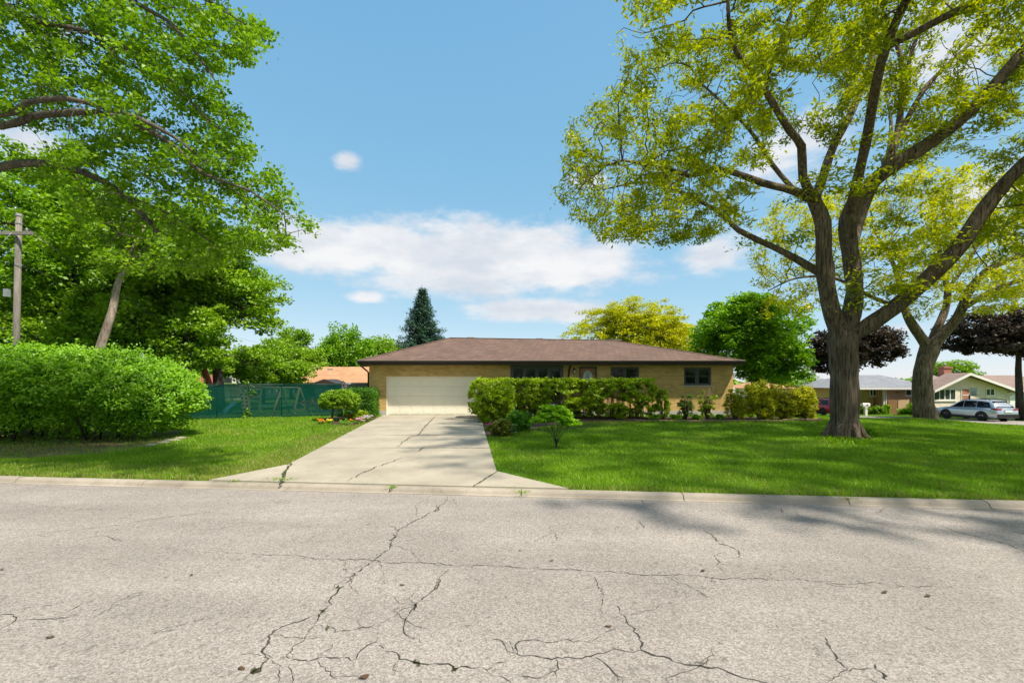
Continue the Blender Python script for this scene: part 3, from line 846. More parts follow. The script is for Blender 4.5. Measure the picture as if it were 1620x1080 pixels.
# openings in the front wall: x0, x1, z0, z1
GAR = (wx(611), wx(757), 0.0, wz(595))
PIC = (wx(807.4), wx(891.5), .45, wz(577.5))
DOO = (wx(916), wx(944.5), .30, wz(579.5))
WI2 = (wx(966), wx(1011), 1.35, wz(580))
WI3 = (wx(1082), wx(1125), wz(609.3), wz(581))
def wall_front(m, x0, x1, y0, y1, z0, z1, ops):
    xs = sorted({x0, x1, *[o[0] for o in ops], *[o[1] for o in ops]})
    for a, b in zip(xs[:-1], xs[1:]):
        o = [q for q in ops if q[0] <= a + 1e-6 and q[1] >= b - 1e-6]
        if not o: m.box(a, b, y0, y1, z0, z1)
        else:
            if o[0][2] > z0 + .01: m.box(a, b, y0, y1, z0, o[0][2])
            if o[0][3] < z1 - .01: m.box(a, b, y0, y1, o[0][3], z1)
m = MB()
FZ = .27
wall_front(m, WL, WR, wallY, wallY + .22, FZ, WT, [(GAR[0], GAR[1], FZ, GAR[3]), PIC, DOO, WI2, WI3])
m.box(WL, WL + .22, wallY + .22, BACK, FZ, WT); m.box(WR - .22, WR, wallY + .22, BACK, FZ, WT); m.box(WL + .22, WR - .22, BACK - .22, BACK, FZ, WT)
m.build('wall', 'tan_brick', house)
m = MB()
for a, b in ((WL - .015, GAR[0]), (GAR[1], WR + .015)): m.box(a, b, wallY - .015, wallY + .2, -.3, FZ)
m.box(WL - .015, WL + .2, wallY + .2, BACK, -.3, FZ); m.box(WR - .2, WR + .015, wallY + .2, BACK, -.3, FZ)
m.build('foundation', 'foundation_concrete', house)
# interior shell keeps rooms dark behind the glass
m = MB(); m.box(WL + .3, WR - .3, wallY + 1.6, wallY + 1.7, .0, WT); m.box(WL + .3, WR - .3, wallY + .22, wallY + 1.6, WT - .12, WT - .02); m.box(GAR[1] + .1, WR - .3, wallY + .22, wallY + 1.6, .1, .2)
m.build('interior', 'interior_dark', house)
# roof
EY, EZ = 23.9, 2.94
EX0, EX1 = (565 - CX) / F * EY, (1178.5 - CX) / F * EY
RY = 28.1
RX0, RX1 = (712 - CX) / F * RY, (968 - CX) / F * RY
RZ0, RZ1 = CAMZ + (HY - 534) / F * RY, CAMZ + (HY - 538) / F * RY
EB = 32.3
m = MB()
rt = .05
# subdivided front slope with a slight sag so that it does not read as a perfect plane
def slope(m, a, b, c, d, nx, ny):
    vs = []
    for j in range(ny + 1):
        for i in range(nx + 1):
            p = Vector(a).lerp(Vector(b), i / nx).lerp(Vector(d).lerp(Vector(c), i / nx), j / ny)
            e = 0 if i in (0, nx) or j in (0, ny) else random.uniform(-.012, .006)
            vs.append((p.x, p.y, p.z + e))
    m.add(vs, [(j * (nx + 1) + i, j * (nx + 1) + i + 1, (j + 1) * (nx + 1) + i + 1, (j + 1) * (nx + 1) + i) for j in range(ny) for i in range(nx)], True)
e = [(EX0, EY, EZ), (EX1, EY, EZ), (EX1, EB, EZ), (EX0, EB, EZ)]; r = [(RX0, RY, RZ0), (RX1, RY, RZ1)]
slope(m, e[0], e[1], r[1], r[0], 30, 10)
m.add([e[1], e[2], r[1]], [(0, 1, 2)]); m.add([e[3], e[0], r[0]], [(0, 1, 2)]); m.add([e[2], e[3], r[0], r[1]], [(0, 1, 2, 3)])
roof = m.build('roof', 'brown_shingle', house)
# cap shingles along ridge and hips
def caps(a, b, n):
    a, b = Vector(a), Vector(b); m = MB()
    for i in range(n):
        p, q = a.lerp(b, i / n), a.lerp(b, (i + 1) / n)
        d = (q - p).normalized(); s = d.cross(Vector((0, 0, 1))).normalized() * .13; u = Vector((0, 0, .025)); l = Vector((0, 0, .012))
        m.add([p - s + l * -1, p + u, p + s - l, q - s - l, q + u * .55, q + s - l], [(0, 1, 4, 3), (1, 2, 5, 4)])
    m.build('ridge_cap', 'brown_shingle', roof)
caps(r[0], r[1], 48); caps(e[0], r[0], 34); caps(e[1], r[1], 38)
for px in (745, 853, 976):
    x = (px - CX) / F * (RY + .35); z = RZ0 + (RZ1 - RZ0) * (x - RX0) / (RX1 - RX0)
    m = MB(); m.box(x - .16, x + .16, RY + .1, RY + .45, z - .2, z + .02); m.box(x - .22, x + .22, RY + .05, RY + .5, z + .02, z + .06)
    m.build('roof_vent', 'gutter_grey', roof)
# fascia, soffit, gutter
m = MB(); m.box(EX0 + .03, EX1 - .03, EY + .03, EY + .06, EZ - .2, EZ - .012); m.box(EX0 + .03, EX0 + .06, EY + .06, EB - .03, EZ - .2, EZ - .012); m.box(EX1 - .06, EX1 - .03, EY + .06, EB - .03, EZ - .2, EZ - .012)
m.build('fascia', 'brown_trim', house)
m = MB(); m.box(EX0 + .06, EX1 - .06, EY + .06, wallY - .002, WT - .03, WT - .01); m.box(EX0 + .06, WL - .002, wallY - .002, EB - .1, WT - .03, WT - .01); m.box(WR + .002, EX1 - .06, wallY - .002, EB - .1, WT - .03, WT - .01)
m.build('soffit', 'soffit_brown', house)
m = MB()
prof = [(0, 0), (-.085, .01), (-.11, .06), (-.105, .1), (-.12, .115), (-.1, .118), (-.09, .1), (-.09, .03), (0, .03)]
k = len(prof); vs = [(x, EY + .028 + p[0], EZ - .125 + p[1]) for x in (EX0, EX1) for p in prof]
m.add(vs, [(i, (i + 1) % k, k + (i + 1) % k, k + i) for i in range(k)] + [tuple(range(k - 1, -1, -1)), tuple(range(k, 2 * k))])
gut = m.build('gutter', 'brown_trim', house)
m = MB(); m.box(EX0 - .005, EX1 + .005, EY - .1, EY - .078, EZ - .012, EZ + .008); m.build('gutter_lip', 'gutter_grey', gut)
m = MB(); m.tube([(EX0 + .12, EY, EZ - .12), (EX0 + .15, EY + .05, EZ - .26), (WL - .1, wallY - .1, WT - .32), (WL - .06, wallY + .05, WT - .42), (WL - .06, wallY + .05, .2)], .042, 8)
m.build('downspout', 'brown_trim', house)
m = MB(); x = wx(899.5); m.tube([(x + .05, EY, EZ - .12), (x + .05, EY + .05, EZ - .2), (x + .02, wallY - .18, WT - .2), (x, wallY - .06, WT - .5), (x, wallY - .06, .2)], .05, 8)
m.build('downspout', 'brown_trim', house)
m = MB(); m.box(wx(579.5, 24.6) + .33, wx(579.5) + .39, wallY - .03, wallY - .002, 1.28, 1.38); m.build('outlet_box', 'brown_trim', house)
# garage door: four rows of eight raised panels
gx0, gx1, gz0, gz1 = GAR; gy = wallY + .16
gd = MB(); gd.box(gx0 + .05, gx1 - .05, gy, gy + .04, .03, gz1 - .03); gd = gd.build('garage_door', 'cream_paint', house)
cw = (gx1 - gx0 - .1) / 8; ch = (gz1 - .06) / 4
pm = MB(); pm.cbox(-cw / 2 + .05, cw / 2 - .05, -.008, -.0005, -ch / 2 + .055, ch / 2 - .055, .006)
pme = None
for i in range(8):
    for j in range(4):
        if pme is None:
            o = pm.build('panel', 'cream_paint', gd); pme = o.data
        else: o = add_obj('panel', pme, gd)
        o.location = (gx0 + .05 + cw * (i + .5), gy, .03 + ch * (j + .5))
for j in range(1, 4):
    m = MB(); m.box(gx0 + .05, gx1 - .05, gy - .0035, gy - .0005, .03 + ch * j - .006, .03 + ch * j + .006); m.build('section_joint', 'cream_paint_dull', gd)
m = MB(); m.box(gx0, gx0 + .05, wallY + .03, gy + .03, .02, gz1); m.box(gx1 - .05, gx1, wallY + .03, gy + .03, .02, gz1); m.box(gx0 + .05, gx1 - .05, wallY + .06, gy + .03, gz1 - .03, gz1)
m.build('door_jamb', 'white_paint', house)
m = MB(); m.box(gx0 + .05, gx1 - .05, gy - .01, gy + .03, .012, .03); m.build('door_seal', 'grey_trim', gd)
# windows
def window(parent, x0, x1, z0, z1, cols, y, frame='grey_trim', glass='window_glass', fw=.07, rows=1, sill=None, blind=.1, mull=None, dep=.1, blindmat='blind_white'):
    mull = mull or fw
    m = MB(); m.box(x0, x0 + fw, y, y + dep, z0, z1); m.box(x1 - fw, x1, y, y + dep, z0, z1); m.box(x0 + fw, x1 - fw, y, y + dep, z0, z0 + fw); m.box(x0 + fw, x1 - fw, y, y + dep, z1 - fw, z1)
    cw = (x1 - x0 - 2 * fw - (cols - 1) * mull) / cols
    for c in range(1, cols):
        a = x0 + fw + c * cw + (c - 1) * mull; m.box(a, a + mull, y + .004, y + dep, z0 + fw, z1 - fw)
    w = m.build('window', frame, parent)
    for c in range(cols):
        a = x0 + fw + c * (cw + mull)
        m = MB(); s = .035
        m.box(a, a + s, y + .03, y + .07, z0 + fw, z1 - fw); m.box(a + cw - s, a + cw, y + .03, y + .07, z0 + fw, z1 - fw)
        m.box(a + s, a + cw - s, y + .03, y + .07, z1 - fw - s, z1 - fw); m.box(a + s, a + cw - s, y + .03, y + .07, z0 + fw, z0 + fw + s)
        for k in range(1, rows):
            zz = z0 + fw + (z1 - z0 - 2 * fw) * k / rows; m.box(a + s, a + cw - s, y + .028, y + .072, zz - .02, zz + .02)
        m.build('sash', frame, w)
        hh = (z1 - z0 - 2 * fw) / rows
        for k in range(rows):
            m = MB(); m.box(a + s, a + cw - s, y + .046, y + .052, z0 + fw + hh * k + .02, z0 + fw + hh * (k + 1) - .02); m.build('pane', glass, w)
        if blind:
            m = MB(); nb = max(2, int(blind / .03))
            for k in range(nb): m.box(a + s, a + cw - s, y + .085, y + .1, z1 - fw - s - .03 * (k + 1) + .006, z1 - fw - s - .03 * k)
            m.build('blind', blindmat, w)
    if sill:
        m = MB(); m.box(x0 - .06, x1 + .06, y - .09, y + .05, z0 - .07, z0 - .003); m.build('sill', sill, w)
    return w
window(house, PIC[0], PIC[1], PIC[2], PIC[3], 4, wallY + .02, fw=.16, mull=.14, blind=.12)
window(house, WI2[0], WI2[1], WI2[2], WI2[3], 2, wallY + .04, fw=.09, mull=.12, blind=.1, rows=1, sill='foundation_concrete')
window(house, WI3[0], WI3[1], WI3[2], WI3[3], 2, wallY + .04, fw=.075, mull=.13, blind=.12, rows=2, sill='foundation_concrete')
# front door with a leaded oval lite behind a dark storm frame
x0, x1, z0, z1 = DOO
m = MB(); m.box(x0, x0 + .09, wallY - .02, wallY + .12, z0, z1); m.box(x1 - .09, x1, wallY - .02, wallY + .12, z0, z1); m.box(x0 + .09, x1 - .09, wallY - .02, wallY + .12, z1 - .1, z1)
m.build('door_frame', 'grey_trim', house)
m = MB(); m.box(x0 + .09, x1 - .09, wallY + .08, wallY + .12, z0, z1 - .1); dr = m.build('door', 'door_wood', house)
c = ((x0 + x1) / 2, wallY + .078, z1 - .62); n = 20
m = MB(); m.add([(c[0] + .27 * math.cos(2 * math.pi * k / n), c[1] - .004, c[2] + .42 * math.sin(2 * math.pi * k / n)) for k in range(n)] + [(c[0] + .27 * math.cos(2 * math.pi * k / n), c[1] + .001, c[2] + .42 * math.sin(2 * math.pi * k / n)) for k in range(n)],
                [tuple(range(n - 1, -1, -1))] + [(k, (k + 1) % n, n + (k + 1) % n, n + k) for k in range(n)]).build('oval_glass', 'leaded_glass', dr)
m = MB(); m.tube([(c[0] + .28 * math.cos(2 * math.pi * k / n), c[1] - .008, c[2] + .43 * math.sin(2 * math.pi * k / n)) for k in range(n + 1)], .018, 6, False).build('oval_moulding', 'door_wood', dr)
for q in (-.12, 0, .12):
    m = MB(); m.tube([(c[0] + q, c[1] - .012, c[2] - .36), (c[0] + q * .3, c[1] - .012, c[2]), (c[0] + q, c[1] - .012, c[2] + .36)], .008, 4).build('leading', 'black_metal', dr)
m = MB(); m.tube([(x0 + .15, wallY + .05, z0 + .95), (x0 + .15, wallY + .02, z0 + .95), (x0 + .22, wallY + .02, z0 + .95)], .015, 6).build('handle', 'chrome', dr)
# wall lantern
lx, lz = wx(908.5), wz(588)
m = MB(); m.box(lx - .05, lx + .05, wallY - .02, wallY - .001, lz - .05, lz + .2); m.tube([(lx, wallY - .02, lz + .14), (lx, wallY - .1, lz + .2), (lx, wallY - .15, lz + .16)], .012, 6)
m.lathe([(.0, .18), (.05, .14), (.085, .09), (.07, .085)], (lx, wallY - .15, lz), 8); m.lathe([(.05, -.1), (.045, -.12), (.0, -.15)], (lx, wallY - .15, lz), 8)
for k in range(4):
    a = math.pi / 4 + k * math.pi / 2; m.tube([(lx + .068 * math.cos(a), wallY - .15 + .068 * math.sin(a), lz + .09), (lx + .05 * math.cos(a), wallY - .15 + .05 * math.sin(a), lz - .1)], .008, 4)
lan = m.build('wall_lantern', 'black_metal', house)
MB().lathe([(.0, .085), (.06, .08), (.042, -.095), (0, -.1)], (lx, wallY - .15, lz), 8).build('lamp_glass', 'warm_lamp_glass', lan)

# ------------------------------------------------------------------ wooden skeletons
def tube_chain(m, P, r, n):
    m.tube(P, r, n, True)
def grow(nodes, parents, att, inf=3.0, kill=.7, step=.4, iters=70, grav=-.05, jit=.18):
    """space colonisation from a given skeleton into a cloud of attraction points"""
    att = [tuple(a) for a in att]
    hit = {}
    for it in range(iters):
        kd = kdtree.KDTree(len(nodes))
        for i, p in enumerate(nodes): kd.insert(p, i)
        kd.balance()
        dirs = {}; keep = []
        for a in att:
            co, i, d = kd.find(a)
            if d < kill: continue
            keep.append(a)
            if d < inf:
                v = Vector(a) - co; v.normalize()
                dirs[i] = dirs[i] + v if i in dirs else v
        att = keep
        if not dirs: break
        new = 0
        for i, v in dirs.items():
            if hit.get(i, 0) >= 3: continue
            hit[i] = hit.get(i, 0) + 1
            v = v.normalized() + Vector((random.gauss(0, jit), random.gauss(0, jit), random.gauss(0, jit) + grav)); v.normalize()
            nodes.append(Vector(nodes[i]) + v * step); parents.append(i); new += 1
        if not new or not att: break
    return nodes, parents
def limbs_to_nodes(limbs, step=.45):
    """limbs: list of (name, start (limb, t) or None, [(point, radius)...]); returns nodes, parents, radii"""
    nodes, par, rad = [], [], []
    for pts in limbs:
        p0, r0 = Vector(pts[0][0]), pts[0][1]
        if not nodes: nodes.append(p0); par.append(-1); rad.append(r0); cur = 0
        else: cur = min(range(len(nodes)), key=lambda i: (nodes[i] - p0).length)
        # Catmull-Rom through the given points
        Pp = [Vector(p) for p, _ in pts]; Pr = [q for _, q in pts]
        Pp[0] = nodes[cur].copy()
        for k in range(len(Pp) - 1):
            a, b = Pp[k], Pp[k + 1]; pa = Pp[k - 1] if k else a + (a - b); pb = Pp[k + 2] if k + 2 < len(Pp) else b + (b - a)
            n = max(1, round((b - a).length / step))
            for s in range(1, n + 1):
                t = s / n
                q = .5 * ((2 * a) + (b - pa) * t + (2 * pa - 5 * a + 4 * b - pb) * t * t + (3 * a - pa - 3 * b + pb) * t ** 3)
                nodes.append(q); par.append(cur); rad.append(Pr[k] + (Pr[k + 1] - Pr[k]) * t); cur = len(nodes) - 1
    return nodes, par, rad
def skeleton_mesh(name, nodes, par, spec, mat, parent, tip=.012, e=2.3, knob=.06):
    n = len(nodes); rad = np.zeros(n); ch = [[] for _ in range(n)]
    for i, p in enumerate(par):
        if p >= 0: ch[p].append(i)
    acc = np.zeros(n)
    for i in range(n - 1, -1, -1):
        rad[i] = max(acc[i] ** (1 / e) if acc[i] > 0 else tip, tip)
        if i < len(spec): rad[i] = spec[i]
        if par[i] >= 0: acc[par[i]] += rad[i] ** e
    for i in range(len(spec), n): rad[i] = min(rad[i], rad[par[i]] * .92)
    m = MB()
    starts = [(-1, 0)]
    while starts:
        a, i = starts.pop()
        P, rr = [], []
        if a >= 0: P.append(nodes[a]); rr.append(min(rad[i] * 1.05, rad[a]))
        while True:
            P.append(nodes[i]); rr.append(rad[i])
            if not ch[i]: break
            c = sorted(ch[i], key=lambda k: -rad[k])
            for k in c[1:]: starts.append((i, k))
            i = c[0]
        if len(P) < 2: continue
        mx = max(rr); ns = 14 if mx > .3 else 9 if mx > .1 else 6 if mx > .04 else 3
        rr = [q * (1 + random.uniform(-knob, knob)) for q in rr]
        m.tube(P, rr, ns, True)
    return m.build(name, mat, parent), rad, ch
def twig_leaf_points(nodes, rad, nmin, maxr, per, spread, droop=.12, thr=-9, fr=.8):
    P = np.array([tuple(q) for i, q in enumerate(nodes) if i >= nmin and rad[i] < maxr and mnoise.noise(Vector(q) * fr) > thr])
    if not len(P): return P
    Q = RNG.normal(size=(len(P), per, 3)) * spread
    Q[:, :, 2] = Q[:, :, 2] * .6 - droop
    return (P[:, None] + Q).reshape(-1, 3)
def proj(P):
    P = np.asarray(P); return CX + F * P[:, 0] / P[:, 1], HY - F * (P[:, 2] - CAMZ) / P[:, 1]

# ------------------------------------------------------------------ the large honey locust
def build_locust():
    t = empty('honey_locust_tree', 'huge spreading tree with forked dark trunk on the right front lawn', 'tree')
    b = G(1335, 692)
    Y = b.y
    A = lambda px, py, d=0: at(px, py, Y + d)
    limbs = [
        [((b.x, b.y, b.z - .3), .66), ((b.x, b.y, b.z + .10), .56), (A(1336, 662), .49), (A(1336, 620), .48), (A(1335, 575), .49), (A(1333, 535), .52)],
        [(A(1333, 535), .38), (A(1318, 500, -.05), .37), (A(1308, 455, -.15), .33), (A(1303, 400, -.2), .32), (A(1302, 352, -.2), .31), (A(1288, 318, -.3), .28)],
        [(A(1333, 535), .38), (A(1346, 500, .1), .37), (A(1352, 461, .15), .34), (A(1348, 419, .15), .33), (A(1342, 378, .1), .34), (A(1342, 346, 0), .34), (A(1363, 306, -.2), .32), (A(1402, 270, -.5), .30), (A(1453, 238, -.9), .27), (A(1530, 180, -1.4), .23), (A(1620, 80, -2.0), .19), (A(1720, -40, -2.6), .12)],
        [(A(1333, 540), .42), (A(1362, 522, -.1), .34), (A(1420, 482, -.5), .32), (A(1472, 436, -.9), .31), (A(1519, 389, -1.2), .30), (A(1545, 347, -1.4), .29), (A(1576, 306, -1.6), .27), (A(1622, 258, -1.9), .24), (A(1740, 160, -2.5), .16), (A(1860, 80, -3.0), .08)],
        [(A(1288, 318, -.3), .2), (A(1258, 303, -.2), .17), (A(1208, 290, -.4), .145), (A(1140, 268, -.8), .12), (A(1090, 278, -1.0), .10), (A(1050, 264, -1.2), .08), (A(985, 254, -1.5), .05)],
        [(A(1288, 318, -.3), .2), (A(1270, 280, -.8), .17), (A(1268, 232, -1.4), .155), (A(1248, 205, -1.8), .14), (A(1208, 140, -2.2), .12), (A(1178, 100, -2.5), .10), (A(1156, 60, -2.7), .08), (A(1150, -30, -3.0), .05)],
        [(A(1288, 318, -.3), .2), (A(1300, 285, .3), .19), (A(1318, 233, .8), .175), (A(1348, 176, 1.2), .16), (A(1369, 122, 1.5), .14), (A(1384, 62, 1.8), .11), (A(1370, -10, 2.0), .08), (A(1350, -90, 2.2), .05)],
        [(A(1258, 303, -.2), .12), (A(1223, 262, .3), .11), (A(1187, 207, .7), .09), (A(1146, 166, 1.0), .07), (A(1105, 128, 1.4), .045)],
        [(A(1208, 140, -2.2), .09), (A(1225, 92, -2.4), .08), (A(1262, -5, -2.8), .06)],
        [(A(1292, 430, -.15), .18), (A(1244, 401, .3), .145), (A(1168, 364, .9), .125), (A(1140, 337, 1.2), .11), (A(1083, 307, 1.5), .085), (A(1020, 288, 1.8), .06), (A(955, 300, 2.0), .035)],
        [(A(1402, 270, -.5), .16), (A(1420, 210, -.2), .14), (A(1426, 150, .2), .12), (A(1424, 88, .6), .10), (A(1393, 8, 1.0), .07)],
        [(A(1426, 140, .2), .09), (A(1450, 60, .5), .08), (A(1490, -15, .8), .05)],
        [(A(1430, 200, -.8), .11), (A(1460, 145, .2), .10), (A(1500, 102, .7), .09), (A(1542, 60, 1.1), .07), (A(1590, -15, 1.6), .05)],
        [(A(1348, 419, .15), .2), (A(1352, 380, 1.0), .2), (A(1372, 320, 1.7), .17), (A(1400, 262, 2.6), .13), (A(1410, 200, 3.4), .09), (A(1400, 140, 4.0), .05)],
        [(A(1342, 346, 0), .22), ((b.x - .5, b.y - 1.6, 9.2), .18), ((b.x - 1.5, b.y - 3.6, 10.8), .15), ((b.x - 2.2, b.y - 6.0, 11.4), .11), ((b.x - 2.6, b.y - 9.0, 11.3), .06)],
        [((b.x - 1.5, b.y - 3.6, 10.8), .12), ((b.x + 1.5, b.y - 6, 11.6), .10), ((b.x + 2.8, b.y - 8.6, 11.4), .06)],
        [(A(1402, 270, -.5), .14), ((b.x + 3.5, b.y + 2.5, 10.8), .11), ((b.x + 6, b.y + 4.5, 11.6), .07)],
        [(A(1472, 436, -.9), .13), (A(1500, 400, 1.0), .10), (A(1560, 370, 2.6), .07)],
    ]
    limbs = [[(p, r_ * .86) for p, r_ in limbs[0]]] + [[(p, r_ * .78) for p, r_ in l] for l in limbs[1:]]
    nodes, par, rad = limbs_to_nodes(limbs)
    ns = len(nodes)
    # attraction cloud: a flattened umbrella, hollow below
    n = 26000
    P = RNG.uniform(-1, 1, size=(n, 3))
    c = np.array([b.x - .2, b.y - 1.4, 8.2]); rr = np.array([11.6, 12.4, 7.6])
    d = np.linalg.norm(P, axis=1)
    P = P[(d < 1) & (d > .42)]
    P = c + P * rr
    h = np.hypot(P[:, 0] - c[0], P[:, 1] - c[1]) / 11.4
    P = P[(P[:, 2] > 7.0 - 1.9 * h[:]) & (P[:, 1] > 2.2)]
    px, py = proj(P)
    inview = (px > 0) & (px < 1700) & (py > -60)
    xs = np.interp(py, [-60, 0, 60, 100, 150, 200, 260, 310, 345, 385, 410, 450], [1010, 985, 965, 985, 945, 890, 872, 868, 890, 955, 1045, 1130])
    lowy = np.interp(px, [860, 940, 1040, 1110, 1180, 1240, 1300, 1360, 1420, 1500, 1700], [325, 372, 405, 385, 375, 395, 300, 300, 430, 420, 400])
    ok = ~inview | ((px > xs + 6) & (py < lowy - 4) & (P[:, 1] > 10.2))
    ok &= ~((py > -420) & (px < 1900) & (P[:, 1] < 7.0) & (P[:, 2] < 9.5))
    # back of the crown cut away so its shade clears the hedge and shrubs
    P = P[ok & (P[:, 1] < np.where(P[:, 0] < b.x + 2.5, b.y + 2.6, b.y + 2.0))]
    # thin the points that lie in front of the camera overhead (unseen) and those in the middle of the fork
    px, py = proj(P)
    gap = (((px - 1330) / 75) ** 2 + ((py - 300) / 130) ** 2 < 1) & (RNG.random(len(P)) < .75)
    P, py = P[~gap], py[~gap]
    over = (py < -80)
    P = P[~over | (RNG.random(len(P)) < .55)]
    P = P[:6800] if len(P) > 6800 else P
    nodes, par = grow(nodes, par, P, inf=2.8, kill=.46, step=.31, iters=75, grav=-.02)
    wood, R_, ch = skeleton_mesh('trunk', nodes, par, rad, 'locust_bark', t, tip=.011)
    LPn = twig_leaf_points(nodes, R_, ns, .021, 56, .145, .10, -.13, .75)
    px, py = proj(LPn)
    LPn = LPn[(py > -120) | (RNG.random(len(LPn)) < .6)]
    # the crown is thinner on the side whose shade would fall over the driveway
    sx_ = LPn[:, 0] - LPn[:, 2] * sv.x / sv.z
    sy_ = LPn[:, 1] - LPn[:, 2] * sv.y / sv.z
    thin = (sx_ < -.3) | ((np.abs(sx_ - 1.2) < 1.3) & (np.abs(sy_ - 12.8) < 1.3))
    LPn = LPn[~thin | (RNG.random(len(LPn)) < .5)]
    print('locust nodes', len(nodes), 'leaves', len(LPn))
    leaves('crown', LPn, .16, .054, 'leaf_locust', t, up=.6, droop=.7)
    # low drooping sprays on the inner limbs
    Q = []
    for (ppx, ppy, dy) in [(1330, 300, -.6), (1390, 240, -1), (1440, 210, -1.3), (1500, 180, -1.6), (1240, 385, .3), (1420, 455, -1), (1395, 470, -.8), (1430, 430, -1.2), (1300, 300, -.7), (1360, 285, -.9), (1410, 405, -.8), (1450, 395, -1.0), (1390, 350, .4)]:
        a = A(ppx, ppy, dy)
        for k in range(4):
            q = np.array(a) + RNG.normal(size=3) * (.5, .5, .22)
            Q.append(q + RNG.normal(size=(70, 3)) * (.30, .30, .09))
    leaves('inner_spray', np.vstack(Q), .19, .065, 'leaf_locust', t, up=1.2, droop=.3)
    # root flare and basal shoots
    m = MB()
    for k in range(7):
        a = 2 * math.pi * k / 7 + .3; 
        m.tube([(b.x + .40 * math.cos(a), b.y + .40 * math.sin(a), b.z + .5), (b.x + .56 * math.cos(a), b.y + .56 * math.sin(a), b.z + .10), (b.x + .85 * math.cos(a), b.y + .8 * math.sin(a), b.z - .10)], [.08, .11, .04], 7)
    m.build('root_flare', 'locust_bark', t)
    return b
LOC = build_locust()

# ------------------------------------------------------------------ foreground maple on the left (trunk outside the frame)
def build_left_maple():
    t = empty('maple_tree', 'overhanging green tree with long arching limbs entering from the left', 'tree')
    bx, by = -14.6, 10.75
    bz = float(terrain(bx, by))
    K = .835
    A = lambda px, py, Y: at(px, py, Y * K)
    limbs = [
        [((bx, by, bz - .2), .55), ((bx, by, 1.5), .46), ((bx + .1, by, 3.4), .42), ((bx + .2, by - .1, 5.4), .38), ((bx + .4, by - .3, 8), .3), ((bx + 1, by - .6, 11), .2), ((bx + 1.5, by - .8, 14), .1)],
        [((bx + .15, by, 5.0), .2), ((bx + 2.2, by - .1, 6.6), .18), (A(0, 264, 11.8), .145), (A(52, 258, 11.7), .14), (A(104, 264, 11.6), .13), (A(156, 283, 11.5), .12), (A(192, 306, 11.4), .11), (A(228, 342, 11.3), .09), (A(256, 376, 11.2), .06), (A(262, 420, 11.1), .03)],
        [((bx + .3, by - .2, 6.8), .2), ((bx + 2.4, by - .6, 8.0), .16), (A(0, 200, 11.0), .125), (A(52, 184, 10.9), .12), (A(104, 179, 10.8), .115), (A(150, 178, 10.7), .11), (A(202, 192, 10.6), .10), (A(249, 213, 10.5), .09), (A(290, 244, 10.4), .075), (A(321, 275, 10.3), .06), (A(394, 301, 10.2), .035), (A(450, 340, 10.1), .02)],
        [((bx + .35, by - .25, 7.4), .18), ((bx + 2.6, by - 1.0, 8.7), .13), (A(0, 181, 10.3), .10), (A(41, 163, 10.2), .095), (A(104, 156, 10.2), .09), (A(166, 171, 10.2), .08), (A(223, 189, 10.1), .07), (A(280, 220, 10.0), .05), (A(330, 262, 9.9), .03)],
        [((bx + .4, by - .3, 8.6), .17), ((bx + 2.6, by - .6, 10.4), .13), (A(40, 30, 11.0), .10), (A(98, 41, 10.9), .09), (A(171, 62, 10.8), .07), (A(250, 110, 10.7), .05), (A(330, 190, 10.6), .03)],
        [((bx + .5, by - .4, 9.2), .16), ((bx + 3, by - .6, 12), .13), (A(120, -60, 10.6), .09), (A(207, 0, 10.4), .07), (A(270, 36, 10.3), .06), (A(296, 67, 10.2), .05), (A(332, 114, 10.1), .035), (A(353, 150, 10.0), .02)],
        [(A(207, 0, 10.4), .06), (A(300, -10, 10.0), .045), (A(390, 40, 9.8), .025)],
        [(A(290, 244, 10.4), .05), (A(350, 290, 11.2), .04), (A(420, 330, 11.6), .025)],
        [(A(104, 264, 11.6), .06), (A(160, 330, 12.4), .05), (A(200, 390, 12.8), .03)],
        [(A(192, 306, 11.4), .06), (A(270, 340, 11.0), .04), (A(330, 380, 10.8), .025)],
    ]
    limbs = [limbs[0]] + [[(p, r_ * .56) for p, r_ in l] for l in limbs[1:]]
    nodes, par, rad = limbs_to_nodes(limbs, .4)
    ns = len(nodes)
    n = 26000
    px = RNG.uniform(-160, 510, n); py = RNG.uniform(-120, 440, n)
    Yd = RNG.normal(10.9 * K + .55, .65, n).clip(8.0, 11.6)
    xs = np.interp(py, [-120, 0, 30, 60, 95, 110, 150, 170, 220, 260, 300, 345, 385, 400, 440], [380, 385, 428, 428, 405, 350, 345, 392, 402, 435, 468, 498, 500, 440, 300])
    lowy = np.interp(px, [-160, 0, 40, 90, 160, 300, 360, 440, 510], [190, 205, 225, 300, 425, 430, 410, 385, 395])
    # open pockets where the sky shows through
    pk = (((px - 35) / 70) ** 2 + ((py - 215) / 22) ** 2 < 1)
    ok = (px < xs - 4) & (py < lowy) & ~pk
    # thin towards the drooping right tip
    dens = np.interp(px, [-160, 100, 330, 500], [.9, 1, .8, .65])
    ok &= RNG.random(n) < dens
    P = np.stack([(px - CX) / F * Yd, Yd, CAMZ - (py - HY) / F * Yd], 1)[ok][:6500]
    # crown that goes on above and to the left, outside the picture
    Q = RNG.uniform(-1, 1, size=(3000, 3)); Q = Q[np.linalg.norm(Q, axis=1) < 1][:700]
    Q = np.array([bx + 1, by, 12.5]) + Q * (6.5, 5.5, 5.0)
    qx, qy = proj(Q); Q = Q[(qx < 60) & ((qy < 0) | (qx < -120))]
    nodes, par = grow(nodes, par, np.vstack([P, Q]), inf=2.2, kill=.30, step=.21, iters=55, grav=-.06)
    wood, R_, ch = skeleton_mesh('trunk', nodes, par, rad, 'maple_bark', t, tip=.006)
    keep = [i for i in range(len(nodes)) if i < ns or not ch[i] or random.random() < .45]
    LPn = twig_leaf_points([nodes[i] for i in keep], R_[keep], ns, .017, 52, .115, .06, -.14, 1.1)
